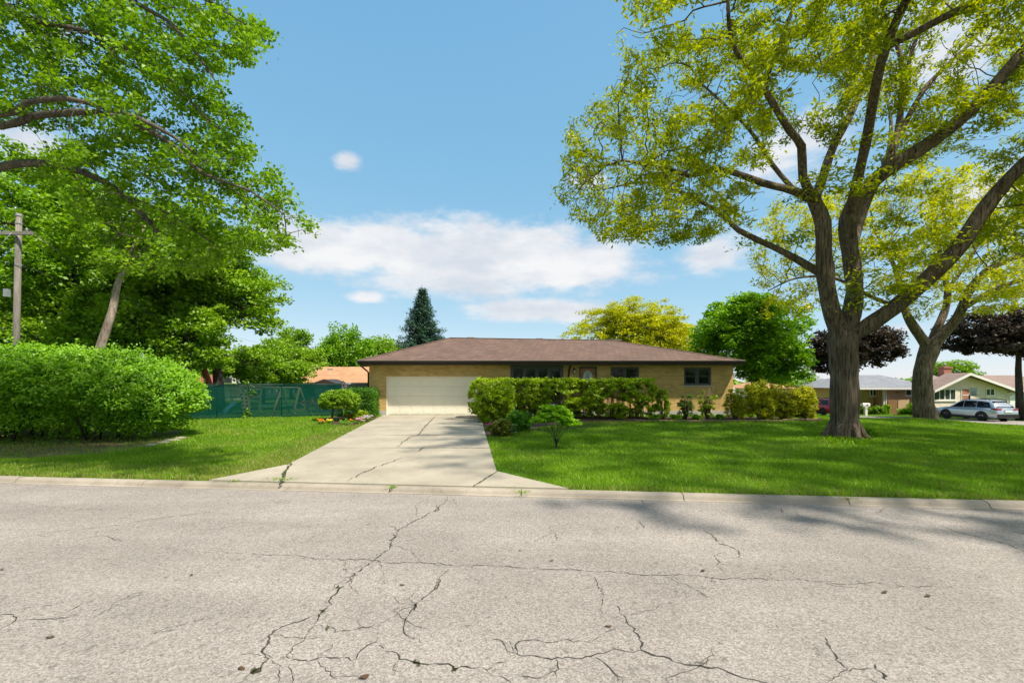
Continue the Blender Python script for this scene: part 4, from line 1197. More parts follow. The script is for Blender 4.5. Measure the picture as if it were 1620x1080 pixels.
    print('maple nodes', len(nodes), 'leaves', len(LPn))
    leaves('crown', LPn, .086, .064, 'leaf_maple', t, up=.5, droop=.6)
build_left_maple()

# ------------------------------------------------------------------ other trees
def lobes_from(c, r, n, k=.55, seed=1, flat=1.0):
    """a main ellipsoid plus n bulges over it"""
    rg = np.random.default_rng(seed); L = [(c[0], c[1], c[2], r[0] * .8, r[1] * .8, r[2] * .8)]
    for i in range(n):
        d = rg.normal(size=3); d /= np.linalg.norm(d); d[2] = d[2] * .8 + .12
        s = k * rg.uniform(.7, 1.15)
        L.append((c[0] + d[0] * r[0] * .72, c[1] + d[1] * r[1] * .72, c[2] + d[2] * r[2] * .72, r[0] * s, r[1] * s, r[2] * s * flat))
    return L
def tree(name, label, base, centre, rad, leaf, bark, nclump, per, cr, L, Wd, nl=9, seed=1, tr=.22, trunk=None, flat=.55, k=.5, cat='tree', group=None, low=-.75, up=.6, droop=.3, shell=.55, lobes=None):
    t = empty(name, label, cat, group)
    lob = lobes or lobes_from(centre, rad, nl, k, seed)
    m = MB()
    b = Vector(base); c = Vector(centre)
    pts = [Vector(p) for p in trunk] if trunk else [b - Vector((0, 0, .3)), b.lerp(c, .35) + Vector((random.uniform(-.15, .15), 0, 0)), b.lerp(c, .7), c + Vector((0, 0, rad[2] * .4))]
    n = len(pts); m.tube(pts, [tr * (1.25 - .8 * i / (n - 1)) for i in range(n)], 10)
    fork = pts[-2]
    for l in lob[1:]:
        e = Vector(l[:3]); s = fork.lerp(pts[-1], random.uniform(0, .8)) if e.z > fork.z else pts[-3].lerp(fork, random.uniform(.5, 1))
        mid = s.lerp(e, .5) + Vector((random.uniform(-.3, .3), random.uniform(-.3, .3), -.05 * (e - s).length))
        m.tube([s, mid, e, e + (e - mid) * .6], [tr * .38, tr * .26, tr * .14, .015], 6)
        for q in range(3):
            d = Vector((random.gauss(0, 1), random.gauss(0, 1), random.gauss(.2, .7))).normalized()
            m.tube([e, e + Vector((d.x * l[3], d.y * l[4], d.z * l[5])) * .8], [tr * .12, .012], 4)
    m.build('trunk', bark, t)
    P = clump_points(lob, nclump, per, cr, flat, shell, low)
    leaves('crown', P, L, Wd, leaf, t, up=up, droop=droop)
    return t
def pc(px, py, Y): return tuple(at(px, py, Y))
def gb(px, Y):
    x = (px - CX) / F * Y; return (x, Y, float(terrain(x, Y)))
# dense background trees on the left
tree('broadleaf_tree', 'dense tall tree behind the wooden utility pole', gb(70, 27), pc(40, 425, 27), (5.4, 4.5, 6.2), 'leaf_mid', 'dark_bark', 600, 62, .75, .21, .15, 12, 3, .3,
     trunk=[gb(78, 27), pc(70, 530, 27), pc(50, 480, 27), pc(40, 400, 27), pc(45, 320, 27)])
tree('broadleaf_tree', 'dense tree with two dark diverging stems left of the pale leaning trunk', gb(112, 25), pc(140, 400, 25.5), (4.6, 4.0, 5.6), 'leaf_deep', 'dark_bark', 470, 62, .7, .21, .15, 11, 5, .3,
     trunk=[gb(96, 25), pc(92, 520, 25), pc(98, 450, 25), pc(115, 390, 25), pc(130, 330, 25)])
tree('broadleaf_tree', 'tree on a pale leaning peeling trunk rising behind the round shrub', gb(150, 20.5), pc(225, 370, 21.5), (3.0, 2.8, 2.6), 'leaf_mid', 'pale_bark', 300, 60, .7, .19, .14, 8, 8, .17,
     trunk=[gb(148, 20.5), pc(158, 552, 20.5), pc(178, 492, 20.6), pc(186, 450, 20.8), pc(205, 405, 21), pc(235, 345, 21.4)])
tree('broadleaf_tree', 'tall green tree with dark trunk at the left end of the green fence', gb(345, 27), pc(345, 468, 28), (3.9, 3.5, 3.9), 'leaf_mid', 'dark_bark', 450, 62, .68, .2, .14, 11, 12, .26,
     trunk=[gb(347, 27), pc(345, 590, 27), pc(338, 520, 27.3), pc(342, 460, 27.6), pc(345, 400, 28)])
tree('broadleaf_tree', 'shaded tree between the pale leaning trunk and the fence end', gb(255, 26), pc(255, 450, 26.5), (3.6, 3.2, 3.9), 'leaf_deep', 'dark_bark', 380, 60, .68, .2, .14, 10, 17, .25)
tree('broadleaf_tree', 'leafy understory tree filling in behind the large round shrub', gb(200, 23), pc(215, 525, 23.5), (3.4, 2.0, 2.3), 'leaf_mid', 'dark_bark', 260, 60, .65, .18, .13, 8, 23, .16)
tree('broadleaf_tree', 'low leafy tree at the foot of the utility pole', gb(20, 24), pc(30, 540, 24), (4.2, 2.5, 2.6), 'leaf_mid', 'dark_bark', 280, 60, .7, .18, .13, 8, 29, .18)
tree('red_trunk_tree', 'tree with reddish trunk behind the left fence panel', gb(333, 25.5), pc(300, 530, 26), (2.3, 2.0, 2.2), 'leaf_deep', 'red_bark', 200, 55, .6, .17, .12, 7, 31, .21,
     trunk=[gb(337, 25.5), pc(335, 625, 25.5), pc(328, 600, 25.6), pc(315, 560, 25.8), pc(305, 520, 26)])
tree('broadleaf_tree', 'sunlit low tree in front of the dark trunk by the fence end', gb(290, 23.5), pc(290, 548, 24), (2.6, 1.5, 2.0), 'leaf_mid', 'dark_bark', 230, 54, .55, .17, .12, 8, 83, .12)
# trees beyond the fence, in the middle distance
tree('broadleaf_tree', 'round green tree beyond the fence left of the tan roofed garage', gb(462, 46), pc(466, 563, 46), (3.5, 3, 3.2), 'leaf_mid', 'dark_bark', 420, 48, .7, .24, .16, 10, 37, .2, up=.3)
tree('broadleaf_tree', 'green tree with upright sprays behind the tan garage roof', gb(560, 50), pc(556, 562, 50), (3.5, 3, 3.2), 'leaf_bright', 'dark_bark', 420, 48, .7, .24, .16, 10, 41, .2, flat=1.1, up=.1)
tree('broadleaf_tree', 'pale green tree between the tan garage and the dark spruce', gb(612, 52), pc(614, 565, 52), (2.7, 2.6, 2.4), 'leaf_mid', 'dark_bark', 300, 46, .7, .24, .16, 8, 43, .2, flat=1.1, up=.1)
tree('broadleaf_tree', 'low light green tree rising above the fence near the slide', gb(415, 36), pc(415, 576, 36), (3.1, 2.2, 2.1), 'leaf_mid', 'dark_bark', 320, 50, .55, .19, .13, 9, 47, .16)
tree('broadleaf_tree', 'small shrubby tree just behind the swing set fence panel', gb(440, 29), pc(445, 590, 30), (2.2, 1.4, 1.1), 'leaf_mid', 'dark_bark', 160, 50, .45, .16, .11, 6, 49, .1)
# trees behind the house on the right
tree('honey_locust_tree', 'wide golden yellow tree behind the right end of the brown roof', gb(1010, 47), pc(1008, 540, 47), (6.3, 4.5, 3.9), 'leaf_locust_yellow', 'dark_bark', 1000, 60, .8, .25, .10, 14, 53, .25, flat=.4, up=.8, droop=.5)
tree('broadleaf_tree', 'bushy bright green tree at the right corner of the house', gb(1195, 35), pc(1190, 545, 35), (4.4, 3.8, 4.3), 'leaf_bright', 'dark_bark', 900, 62, .7, .21, .16, 16, 59, .25, flat=.45, up=.9, k=.42)
tree('purple_maple_tree', 'dark purple leaved tree behind the huge lawn tree', gb(1352, 43), pc(1350, 562, 43), (3.3, 2.9, 2.7), 'leaf_purple', 'dark_bark', 560, 56, .7, .24, .18, 13, 61, .2, flat=.5, low=-.5)
tree('purple_maple_tree', 'dark purple leaved tree overhanging the cream house at the right edge', gb(1614, 37), pc(1632, 538, 37.5), (4.9, 4.2, 3.4), 'leaf_purple', 'dark_bark', 700, 60, .7, .23, .18, 14, 67, .24, flat=.5, low=-.45,
     trunk=[gb(1614, 37), pc(1613, 630, 37), pc(1611, 585, 37.2), pc(1612, 545, 37.5), pc(1614, 500, 37.5)])
tree('broadleaf_tree', 'light green tree peeking up behind the brick chimney', gb(1500, 75), pc(1500, 600, 75), (4.5, 3, 3.0), 'leaf_mid', 'dark_bark', 240, 44, .8, .3, .2, 8, 71, .2)
tree('broadleaf_tree', 'far green tree above the dark grey roof left of the huge trunk', gb(1240, 58), pc(1245, 605, 58), (3.6, 3, 2.6), 'leaf_bright', 'dark_bark', 240, 44, .7, .26, .18, 8, 73, .2)
# second honey locust
def build_locust2():
    t = empty('honey_locust_tree', 'yellow green tree with slim forked trunk beside the parked silver car', 'tree')
    b = on_ground(25.45, 28.0); Y = b.y
    A = lambda px, py, d=0: at(px, py, Y + d)
    limbs = [
        [((b.x, b.y, b.z - .3), .68), ((b.x, b.y, b.z + .1), .60), (A(1461, 640), .50), (A(1459, 600), .47), (A(1463, 575), .48), (A(1471, 552), .50)],
        [(A(1471, 552), .33), (A(1456, 532), .28), (A(1440, 508), .24), (A(1432, 490, .4), .22), (A(1425, 455, .9), .17), (A(1410, 410, 1.5), .11), (A(1380, 360, 2.2), .05)],
        [(A(1471, 552), .3), (A(1479, 528, .4), .24), (A(1495, 490, .8), .20), (A(1499, 458, 1.2), .18), (A(1490, 420, 1.6), .14), (A(1480, 360, 2), .09), (A(1470, 310, 2.4), .04)],
        [(A(1471, 552), .36), (A(1488, 533, -.2), .29), (A(1516, 500, -.5), .25), (A(1533, 461, -.9), .22), (A(1563, 427, -1.3), .19), (A(1622, 400, -1.8), .14), (A(1700, 360, -2.2), .07)],
        [(A(1522, 492, -.6), .18), (A(1576, 457, 0), .15), (A(1622, 440, .6), .12), (A(1690, 410, 1.2), .06)],
        [(A(1432, 490, .4), .15), (A(1380, 470, 0), .12), (A(1320, 440, -.8), .09), (A(1260, 440, -1.4), .06), (A(1215, 460, -1.8), .03)],
        [(A(1499, 458, 1.2), .12), (A(1540, 400, 3), .09), (A(1560, 340, 4.5), .05)],
    ]
    nodes, par, rad = limbs_to_nodes(limbs, .5); ns = len(nodes)
    n = 9000
    P = RNG.uniform(-1, 1, size=(n, 3)); d = np.linalg.norm(P, axis=1); P = P[(d < 1) & (d > .3)]
    P = np.array([b.x - 1.5, b.y + 1, 9.4]) + P * (10.5, 8, 5.4)
    px, py = proj(P)
    lowy = np.interp(px, [1170, 1210, 1280, 1330, 1400, 1460, 1520, 1580, 1700], [430, 515, 500, 430, 470, 470, 470, 500, 470])
    P = P[(py < lowy) & (px > 1185) & (P[:, 1] < b.y + 2.2)]
    P = P[:2800]
    nodes, par = grow(nodes, par, P, inf=3.2, kill=.62, step=.42, iters=50, grav=-.02)
    wood, R_, ch = skeleton_mesh('trunk', nodes, par, rad, 'locust_bark', t, tip=.013)
    LPn = twig_leaf_points(nodes, R_, ns, .030, 26, .20, .08, -.15, .6)
    print('locust2 nodes', len(nodes), 'leaves', len(LPn))
    leaves('crown', LPn, .24, .085, 'leaf_locust_yellow', t, up=.8, droop=.5)
    return b
LOC2 = build_locust2()

# spruce
def build_spruce():
    t = empty('spruce_tree', 'dark conical spruce rising behind the house roof', 'tree')
    Y = 40; x = (668 - CX) / F * Y; top = CAMZ - (458 - HY) / F * Y
    MB().tube([(x, Y, -.2), (x, Y, 4), (x, Y, top)], [.2, .14, .02], 8).build('trunk', 'dark_bark', t)
    P = []; br = MB()
    z = 1.0
    while z < top - .1:
        f = (top - z) / (top - 1.0); rr = .06 + 3.9 * f ** .95
        nb = max(5, int(7 + 8 * f)); a0 = random.uniform(0, 6)
        for k in range(nb):
            a = a0 + 2 * math.pi * k / nb + random.uniform(-.25, .25); L = rr * random.uniform(.55, 1.15)
            e = (x + L * math.cos(a), Y + L * math.sin(a), z - .12 * L + random.uniform(-.1, .1))
            br.tube([(x, Y, z + .1), (x + L * .6 * math.cos(a), Y + L * .6 * math.sin(a), z - .12 * L), e], [.03, .02, .008], 3)
            n = int(40 + 75 * L)
            s = RNG.random(n) ** .6
            q = np.stack([x + s * L * math.cos(a), Y + s * L * math.sin(a), z - .12 * L * s + .10 * s ** 3 * L], 1) + RNG.normal(size=(n, 3)) * np.array([.16, .16, .11])
            P.append(q)
        z += .26 + .22 * f
    br.build('branch', 'dark_bark', t)
    leaves('crown', np.vstack(P), .24, .07, 'leaf_spruce', t, up=1.0, droop=.5)
build_spruce()

# ------------------------------------------------------------------ hedge, shrubs and garden plants
def shrub(name, label, lob, leaf, nclump, per, cr, L, Wd, cat='shrub', group=None, stems=(), stem_r=.02, bark='twig_bark', flat=.8, shell=.6, low=-.9, up=.5, droop=.1):
    t = empty(name, label, cat, group)
    if stems:
        m = MB()
        for pts in stems: m.tube(pts, [stem_r * (1 - .75 * i / (len(pts) - 1)) for i in range(len(pts))], 5)
        tag(m.build('stem', bark, t), kind='stuff')
    P = clump_points(lob, nclump, per, cr, flat, shell, low)
    P = P[P[:, 2] > terrain(P[:, 0], P[:, 1]) + .03]
    leaves('foliage', P, L, Wd, leaf, t, up=up, droop=droop)
    return t
def stems_for(x, y, n, sp, h, z=None):
    S_ = []; z = float(terrain(x, y)) if z is None else z
    for k in range(n):
        a = random.uniform(0, 6.28); q = random.uniform(.3, 1)
        e = Vector((x + sp * q * math.cos(a), y + sp * q * .7 * math.sin(a), z + h * random.uniform(.7, 1.05)))
        b = Vector((x + .12 * sp * math.cos(a), y + .12 * sp * math.sin(a), z - .05))
        S_.append([b, b.lerp(e, .5) + Vector((random.uniform(-.08, .08), 0, .08 * h)), e])
    return S_
# the big round shrub on the left: broad dome over a dark hollow skirt
def build_round_shrub():
    t = empty('round_shrub', 'very large rounded bright green shrub at the left edge of the lawn', 'shrub')
    y0 = 15.9
    X = lambda px, Y=y0: (px - CX) / F * Y
    lob = [(X(60), 16.2, 1.75, 3.6, 2.4, 1.30), (X(-60), 16.2, 1.75, 3.2, 2.5, 1.35), (X(170), 16.0, 1.65, 2.3, 2.1, 1.22), (X(225), 15.9, 1.35, 1.75, 1.8, 1.02), (X(120), 15.6, 1.6, 2.0, 1.7, 1.25), (X(262), 15.8, 1.05, 1.10, 1.3, .72), (X(10), 15.4, 1.4, 2.2, 1.7, 1.1)]
    D = clump_points(lob, 1650, 48, .26, .7, .88, -.45)
    # lower skirt, sparser and ragged
    sk = [(X(40), 16.0, .75, 3.6, 1.9, .8), (X(180), 16.0, .75, 2.1, 1.6, .75), (X(-70), 16.2, .75, 3, 1.9, .8), (X(235), 15.9, .6, 1.2, 1.2, .55)]
    E = clump_points(sk, 900, 32, .34, .9, .6, -.9)
    P = np.vstack([D, E]); P = P[P[:, 2] > terrain(P[:, 0], P[:, 1]) + .05]
    # loose upright shoots break the outline
    sh = []
    for k in range(420):
        l = lob[random.randrange(len(lob))]; d = RNG.normal(size=3); d /= np.linalg.norm(d); d[2] = abs(d[2]) * .9 + .15
        c = np.array(l[:3]) + d * np.array(l[3:]) * 1.02
        sh.append(c + RNG.normal(size=(16, 3)) * (.06, .06, .12) + (0, 0, .08))
    P = np.vstack([P] + sh)
    print('round shrub leaves', len(P))
    leaves('foliage', P, .10, .062, 'leaf_shrub', t, up=.35, droop=0, out=np.tile(np.array([[.15, -.7, .2]]), (len(P), 1)))
    m = MB()
    for k in range(34):
        x = random.uniform(X(-110), X(250)); b = Vector((x, random.uniform(14.9, 16.6), float(terrain(x, 15.5)) - .05))
        e = b + Vector((random.uniform(-.7, .7), random.uniform(-.6, .4), random.uniform(1.1, 2.0)))
        m.tube([b, b.lerp(e, .5) + Vector((random.uniform(-.15, .15), 0, 0)), e], [.035, .025, .01], 5)
    tag(m.build('stem', 'dark_bark', t), kind='stuff')
build_round_shrub()

# clipped hedge in front of the house windows
HYc = 22.9
def hx(px, Y=HYc): return (px - CX) / F * Y
def hz(py, Y=HYc): return CAMZ - (py - HY) / F * Y
def build_hedge():
    t = empty('clipped_hedge', 'long flat topped yellow green hedge below the front windows', 'hedge')
    top = hz(602)
    x0, x1 = hx(752), hx(1034)
    lob = []
    k = 0; x = x0 + .35
    while x < x1 - .2:
        w = random.uniform(.5, .72); lob.append((x, HYc + random.uniform(-.12, .12), random.uniform(.92, 1.08), w, random.uniform(.62, .85), random.uniform(.95, 1.12)))
        if random.random() < .8: lob.append((x + random.uniform(-.3, .3), HYc - .35 + random.uniform(-.1, .1), random.uniform(.45, 1.3), .38, .42, .4))
        x += w * 1.15
    P = clump_points(lob, 1500, 44, .17, .75, .78, -.95)
    # clipped flat on top, ragged holes lower down
    hi = P[:, 2] > top
    P[hi, 2] = top - np.abs(RNG.normal(0, .05, hi.sum()))
    gap = np.array([mnoise.noise(Vector((q[0] * 1.1, q[1] * .5, q[2] * 1.6))) for q in P])
    P = P[((gap < .26) | (P[:, 2] > top - .35)) & (P[:, 2] > .08 + .12 * np.sin(P[:, 0] * 3.1))]
    # ragged shoots on top
    sh = [np.array((random.uniform(x0, x1), random.uniform(HYc - .6, HYc + .6), top + random.uniform(.0, .06))) + RNG.normal(size=(18, 3)) * (.06, .06, .05) for k in range(150)]
    P = np.vstack([P] + sh)
    leaves('foliage', P, .115, .065, 'leaf_privet', t, up=.4, droop=-.1)
    m = MB()
    for k in range(170):
        x = random.uniform(x0 + .1, x1 - .1); y = HYc + random.uniform(-.25, .3)
        e = Vector((x + random.uniform(-.3, .3), y + random.uniform(-.3, .3), top * random.uniform(.6, .97)))
        m.tube([(x, y, -.05), ((x + e.x) / 2 + random.uniform(-.1, .1), y, e.z * .5), e], [.022, .016, .006], 4)
    tag(m.build('stem', 'twig_bark', t), kind='stuff')
    # bulging rounder end shrub by the garage
build_hedge()
def bush_at(name, label, px, py, wpx, top, leaf, nclump, per, cr, L, Wd, stems=8, depth=.8, lift=0.0, cat='shrub', group=None, ypx=None, shell=.55, sp=None, bark='twig_bark'):
    g = G(px, py); Y = g.y; w = wpx / F * Y; h = (py - top) / F * Y
    lob = [(g.x, g.y, g.z + h * (.5 + lift * .5), w * .95, w * depth, h * (.5 - lift * .5))]
    for k in range(4):
        a = k * 1.7 + px; lob.append((g.x + w * .45 * math.cos(a), g.y + w * depth * .4 * math.sin(a), g.z + h * (.45 + lift * .5 + .12 * math.sin(a * 2.3)), w * .55, w * depth * .55, h * (.42 - lift * .4)))
    return shrub(name, label, lob, leaf, nclump, per, cr, L, Wd, cat, group, stems_for(g.x, g.y, stems, sp or w, h * 1.0), .016, bark, shell=shell)
bush_at('rounded_shrub', 'yellow green shrub at the garage end of the clipped hedge', 783, 668, 33, 601, 'leaf_privet', 330, 40, .17, .10, .06, 10, .9)
bush_at('sparse_shrub', 'thin leafy shrub just right of the clipped hedge end', 1049, 663, 11, 614, 'leaf_privet', 60, 34, .13, .09, .055, 16)
bush_at('sparse_shrub', 'twiggy upright shrub below the left side of the right window', 1084, 663, 13, 622, 'leaf_cedar', 46, 34, .12, .08, .045, 34)
bush_at('sparse_shrub', 'half bare twiggy shrub with a leafy tuft below the right window', 1119, 664, 13, 612, 'leaf_privet', 34, 34, .13, .09, .055, 36)
bush_at('forsythia_shrub', 'twiggy yellowish shrub at the right wall corner', 1163, 664, 17, 616, 'leaf_forsythia', 110, 36, .15, .09, .05, 44)
bush_at('forsythia_shrub', 'tallest bright yellow green shrub beside the house corner', 1203, 664, 25, 602, 'leaf_forsythia', 300, 40, .17, .10, .055, 26)
bush_at('forsythia_shrub', 'twiggy yellow shrub in the middle of the right shrub row', 1240, 664, 22, 608, 'leaf_forsythia', 190, 36, .16, .09, .05, 60)
bush_at('forsythia_shrub', 'last yellow shrub nearest the huge tree trunk', 1272, 664, 20, 611, 'leaf_forsythia', 190, 36, .16, .09, .05, 50)
bush_at('low_plant', 'low green leafy plant at the foot of the thin shrub', 1035, 664, 9, 655, 'leaf_bright', 30, 30, .1, .09, .045, 0, cat='plant')
for k, (px, lab) in enumerate([(1068, 'low green plant between the two twiggy shrubs by the wall'), (1102, 'low green plant below the right window sill'), (1138, 'low green plant left of the house corner shrubs')]):
    bush_at('low_plant', lab, px, 664, 8, 656, 'leaf_bright', 26, 30, .1, .09, .045, 0, cat='plant')
bush_at('low_shrub', 'low shrub with rusty new leaves by the driveway edge', 793, 690, 17, 664, 'leaf_rust', 130, 34, .13, .09, .055, 6)
bush_at('low_shrub', 'leafy green shrub behind the hosta', 822, 682, 20, 650, 'leaf_cedar', 170, 36, .14, .09, .05, 8)

# arching foliage of the young tree on the lawn
def build_young_tree():
    t = empty('young_tree', 'small bright green young tree with thin splayed stems on the lawn', 'tree')
    b = G(880, 711); Y = b.y
    m = MB(); st = []
    for (px, py, d) in [(862, 672, .1), (874, 668, -.1), (883, 666, .2), (902, 672, 0), (893, 664, -.2), (868, 664, .3)]:
        e = at(px, py, Y + d); mid = b.lerp(e, .5) + Vector((-(e.x - b.x) * .15, 0, .05))
        m.tube([b - Vector((0, 0, .05)), b + Vector(((e.x - b.x) * .05, 0, .2)), mid, e], [.018, .014, .010, .005], 6); st.append(e)
    m.build('trunk', 'dark_bark', t)
    lob = [(*at(878, 660, Y), .50, .5, .22), (*at(855, 664, Y), .30, .35, .15), (*at(903, 668, Y), .28, .35, .13), (*at(872, 648, Y), .3, .3, .14), (*at(888, 651, Y + .1), .28, .3, .14)]
    P = clump_points(lob, 260, 34, .12, .35, .3, -.5)
    leaves('crown', P, .10, .042, 'leaf_jmaple', t, up=1.1, droop=.5)
build_young_tree()
# topiary standard by the flower bed
def build_topiary():
    t = empty('topiary_tree', 'small round headed tree on a short stem in the flower bed', 'tree')
    b = G(525, 665); Y = b.y
    c = at(538, 634, Y)
    MB().tube([b - Vector((0, 0, .05)), b + Vector((.03, 0, .35)), at(528, 645, Y), at(536, 634, Y)], [.06, .05, .05, .02], 8).build('trunk', 'twig_bark', t)
    lob = [(c.x, c.y, c.z - .02, .92, .85, .56), (c.x - .35, c.y, c.z - .12, .55, .6, .36), (c.x + .35, c.y, c.z - .08, .55, .6, .4)]
    P = clump_points(lob, 620, 36, .11, .7, .75, -.62)
    leaves('crown', P, .075, .05, 'leaf_mid', t, up=.4, droop=.1)
build_topiary()
def build_box_hedge():
    t = empty('box_hedge', 'squared dark green arborvitae hedge against the garage corner', 'hedge')
    Y = 24.0
    x0, x1 = (551 - CX) / F * Y, (594 - CX) / F * Y; z1 = CAMZ - (618 - HY) / F * Y
    pts = []
    for k in range(760):
        u = random.random()
        if u < .5: p = (random.uniform(x0, x1), Y - .55 + abs(random.gauss(0, .04)), random.uniform(.05, z1))
        elif u < .75: p = (random.uniform(x0, x1), random.uniform(Y - .5, Y + .5), z1 - abs(random.gauss(0, .04)))
        else: p = (x1 - abs(random.gauss(0, .04)), random.uniform(Y - .5, Y + .5), random.uniform(.05, z1))
        pts.append(p)
    C = np.array(pts); P = (C[:, None] + RNG.normal(size=(len(C), 34, 3)) * (.06, .06, .08)).reshape(-1, 3)
    leaves('foliage', P, .07, .03, 'leaf_cedar', t, up=.2, droop=-.6)
    m = MB(); m.tube([((x0 + x1) / 2, Y, -.1), ((x0 + x1) / 2, Y, z1 * .8)], [.05, .02], 6); m.build('stem', 'dark_bark', t)
build_box_hedge()

def flower(name, label, px, py, wpx, hpx, col, nfl, leaf='leaf_mid', cat='flower', fl=.045):
    g = G(px, py); Y = g.y; w = wpx / F * Y; h = hpx / F * Y
    t = empty(name, label, cat)
    P = np.array([g.x, g.y, g.z + h * .35]) + RNG.normal(size=(260, 3)) * (w * .45, w * .4, h * .22)
    P = P[P[:, 2] > g.z]
    leaves('foliage', P, .075, .035, leaf, t, up=.4, droop=-.2)
    if nfl:
        m = MB()
        for k in range(nfl):
            c = (g.x + random.gauss(0, w * .42), g.y + random.gauss(0, w * .35), g.z + h * random.uniform(.55, 1.0)); a0 = random.uniform(0, 6)
            n = 6; vs = [(c[0], c[1], c[2] - fl * .2)]
            for q in range(n * 2):
                a = a0 + math.pi * q / n; rr = fl * (1 if q % 2 == 0 else .62)
                vs.append((c[0] + rr * math.cos(a), c[1] + rr * .8 * math.sin(a) - fl * .25, c[2] + fl * .28 * (1 if q % 2 == 0 else .8) + rr * .4 * math.sin(a)))
            m.add(vs, [(0, 1 + q, 1 + (q + 1) % (2 * n)) for q in range(2 * n)])
        m.build('blossom', col, t)
flower('marigold', 'orange marigold clump at the left tip of the flower bed', 509, 671, 6, 8, 'flower_orange', 26)
flower('marigold', 'pale yellow marigold clump next to the orange one', 521, 670, 6, 7, 'flower_yellow', 16)
flower('bedding_plant', 'leafy green bedding plant without blossoms in the flower bed', 546, 672, 11, 11, None, 0, 'leaf_bright', 'plant')
flower('azalea', 'small red flowering plant behind the green bedding plant', 553, 664, 7, 8, 'flower_red', 22)
flower('petunia', 'pink flowering clump at the driveway side of the flower bed', 569, 670, 8, 9, 'flower_pink', 34)
flower('petunia', 'mauve and white flowering clump nearest the garage', 581, 666, 9, 9, 'flower_mauve', 34)
flower('petunia', 'small orange red blossom patch beside the mauve clump', 556, 668, 5, 5, 'flower_orange', 7)
flower('peony', 'magenta flowering plant at the right edge of the driveway', 775, 681, 7, 12, 'flower_magenta', 20, fl=.06)
bush_at('low_shrub', 'low yellow green shrub at the foot of the squared hedge', 572, 664, 14, 650, 'leaf_privet', 110, 36, .1, .07, .035, 6)
# hosta: broad leaves arching from one crown
def build_hosta():
    t = empty('hosta', 'hosta with broad pale edged leaves at the end of the mulch bed', 'plant')
    b = G(801, 689)
    for k in range(30):
        a = 2 * math.pi * k / 30 * 2.4; L = random.uniform(.28, .48); el = random.uniform(.35, 1.1)
        d = Vector((math.cos(a), math.sin(a) * .8, 0)); s = Vector((-d.y, d.x, 0)); m = MB(); vs = []
        for q in range(6):
            f = q / 5; p = b + d * L * (f * .9 + .1) + Vector((0, 0, L * (math.sin(f * 2.2) * el)))
            w = .085 * math.sin(math.pi * min(1, f * .9 + .08)) + .004
            vs += [p - s * w + Vector((0, 0, w * .25)), p - Vector((0, 0, w * .15)), p + s * w + Vector((0, 0, w * .25))]
        m.add(vs, [(3 * q + j, 3 * q + j + 1, 3 * q + j + 4, 3 * q + j + 3) for q in range(5) for j in range(2)], True)
        m.build('leaf', 'leaf_hosta', t)
build_hosta()

# ------------------------------------------------------------------ edging stones
def stone(name, label, c, r, mat, group, cat='stone', rz=0):
    m = MB(); m.blob((0, 0, 0), r, 8, 5, .16)
    o = m.build(name, mat); o.location = c; o.rotation_euler = (random.uniform(-.1, .1), random.uniform(-.1, .1), rz)
    return tag(o, label, cat, group)
for px, py, w, lab in [(238, 706, .16, 'small pale edging stone nearest the soil below the round shrub'), (258, 702, .2, 'flat pale edging stone at the end of the round shrub bed'), (272, 698, .24, 'long flat edging stone under the right side of the round shrub'), (285, 694.5, .22, 'rightmost flat edging stone on the lawn by the round shrub')]:
    g = G(px, py); stone('edging_stone', lab, (g.x, g.y, g.z + .03), (w, .13, .06), 'edge_stone', 'edging stones of the round shrub bed', rz=.35)
ORD = ['first', 'second', 'third', 'fourth', 'fifth', 'sixth', 'seventh', 'eighth', 'ninth', 'tenth', 'eleventh', 'twelfth', 'thirteenth', 'fourteenth', 'fifteenth', 'sixteenth', 'seventeenth', 'eighteenth', 'nineteenth', 'twentieth',
       'twenty-first', 'twenty-second', 'twenty-third', 'twenty-fourth', 'twenty-fifth', 'twenty-sixth', 'twenty-seventh', 'twenty-eighth', 'twenty-ninth', 'thirtieth', 'thirty-first', 'thirty-second', 'thirty-third', 'thirty-fourth']
i = 0
for px in np.arange(1008, 1302, 9.0):
    py = 667 - (1.0 if px > 1240 else 0) + random.uniform(-.3, .3)
    g = G(px, py); i += 1
    m = MB(); m.cbox(-.135, .135, -.06, .06, -.05, .06 + (.03 if px > 1240 else 0), .015)
    o = m.build('edging_block', 'edge_brick'); o.location = (g.x, g.y, g.z + .02); o.rotation_euler = (0, 0, random.uniform(-.15, .15))
    tag(o, ('%s brown edging block, %s from the right end of the row' % ('low' if px <= 1240 else 'taller', ORD[33 - i])), 'edging block', 'edging blocks along the mulch bed')
# weeds in the joints
def weed(px, py, lab, h=.12, n=60, sp=.10, z=None, leaf='grass_blade'):
    g = G(px, py) if z is None else R(px, py, z)
    V, Q = leaf_arrays(np.array(g) + RNG.normal(size=(n, 3)) * (sp, sp * .6, .0) + np.array([0, 0, h * .4]) * RNG.random((n, 1)), h * .45, .014, up=.0, droop=-2.5)
    o = add_obj('weed', np_mesh('weed', V, Q), None, leaf); tag(o, lab, 'weed', 'weeds in the kerb joints', 'stuff')
weed(447, 760, 'grassy weed in the joint at the left corner of the driveway foot', .13, 130, .14)
weed(619, 771, 'small weed in the kerb joint below the driveway middle', .10, 70, .08)
weed(826, 779, 'small weed at the kerb joint below the right apron', .10, 60, .08)
weed(812, 772, 'tiny weed tuft on the right apron slab', .08, 40, .09)
weed(371, 762, 'tiny weed tuft on the left apron slab', .10, 50, .06)
weed(1340, 790, 'rust tinged weed in the kerb joint below the huge tree', .07, 60, .10, leaf='leaf_rust')
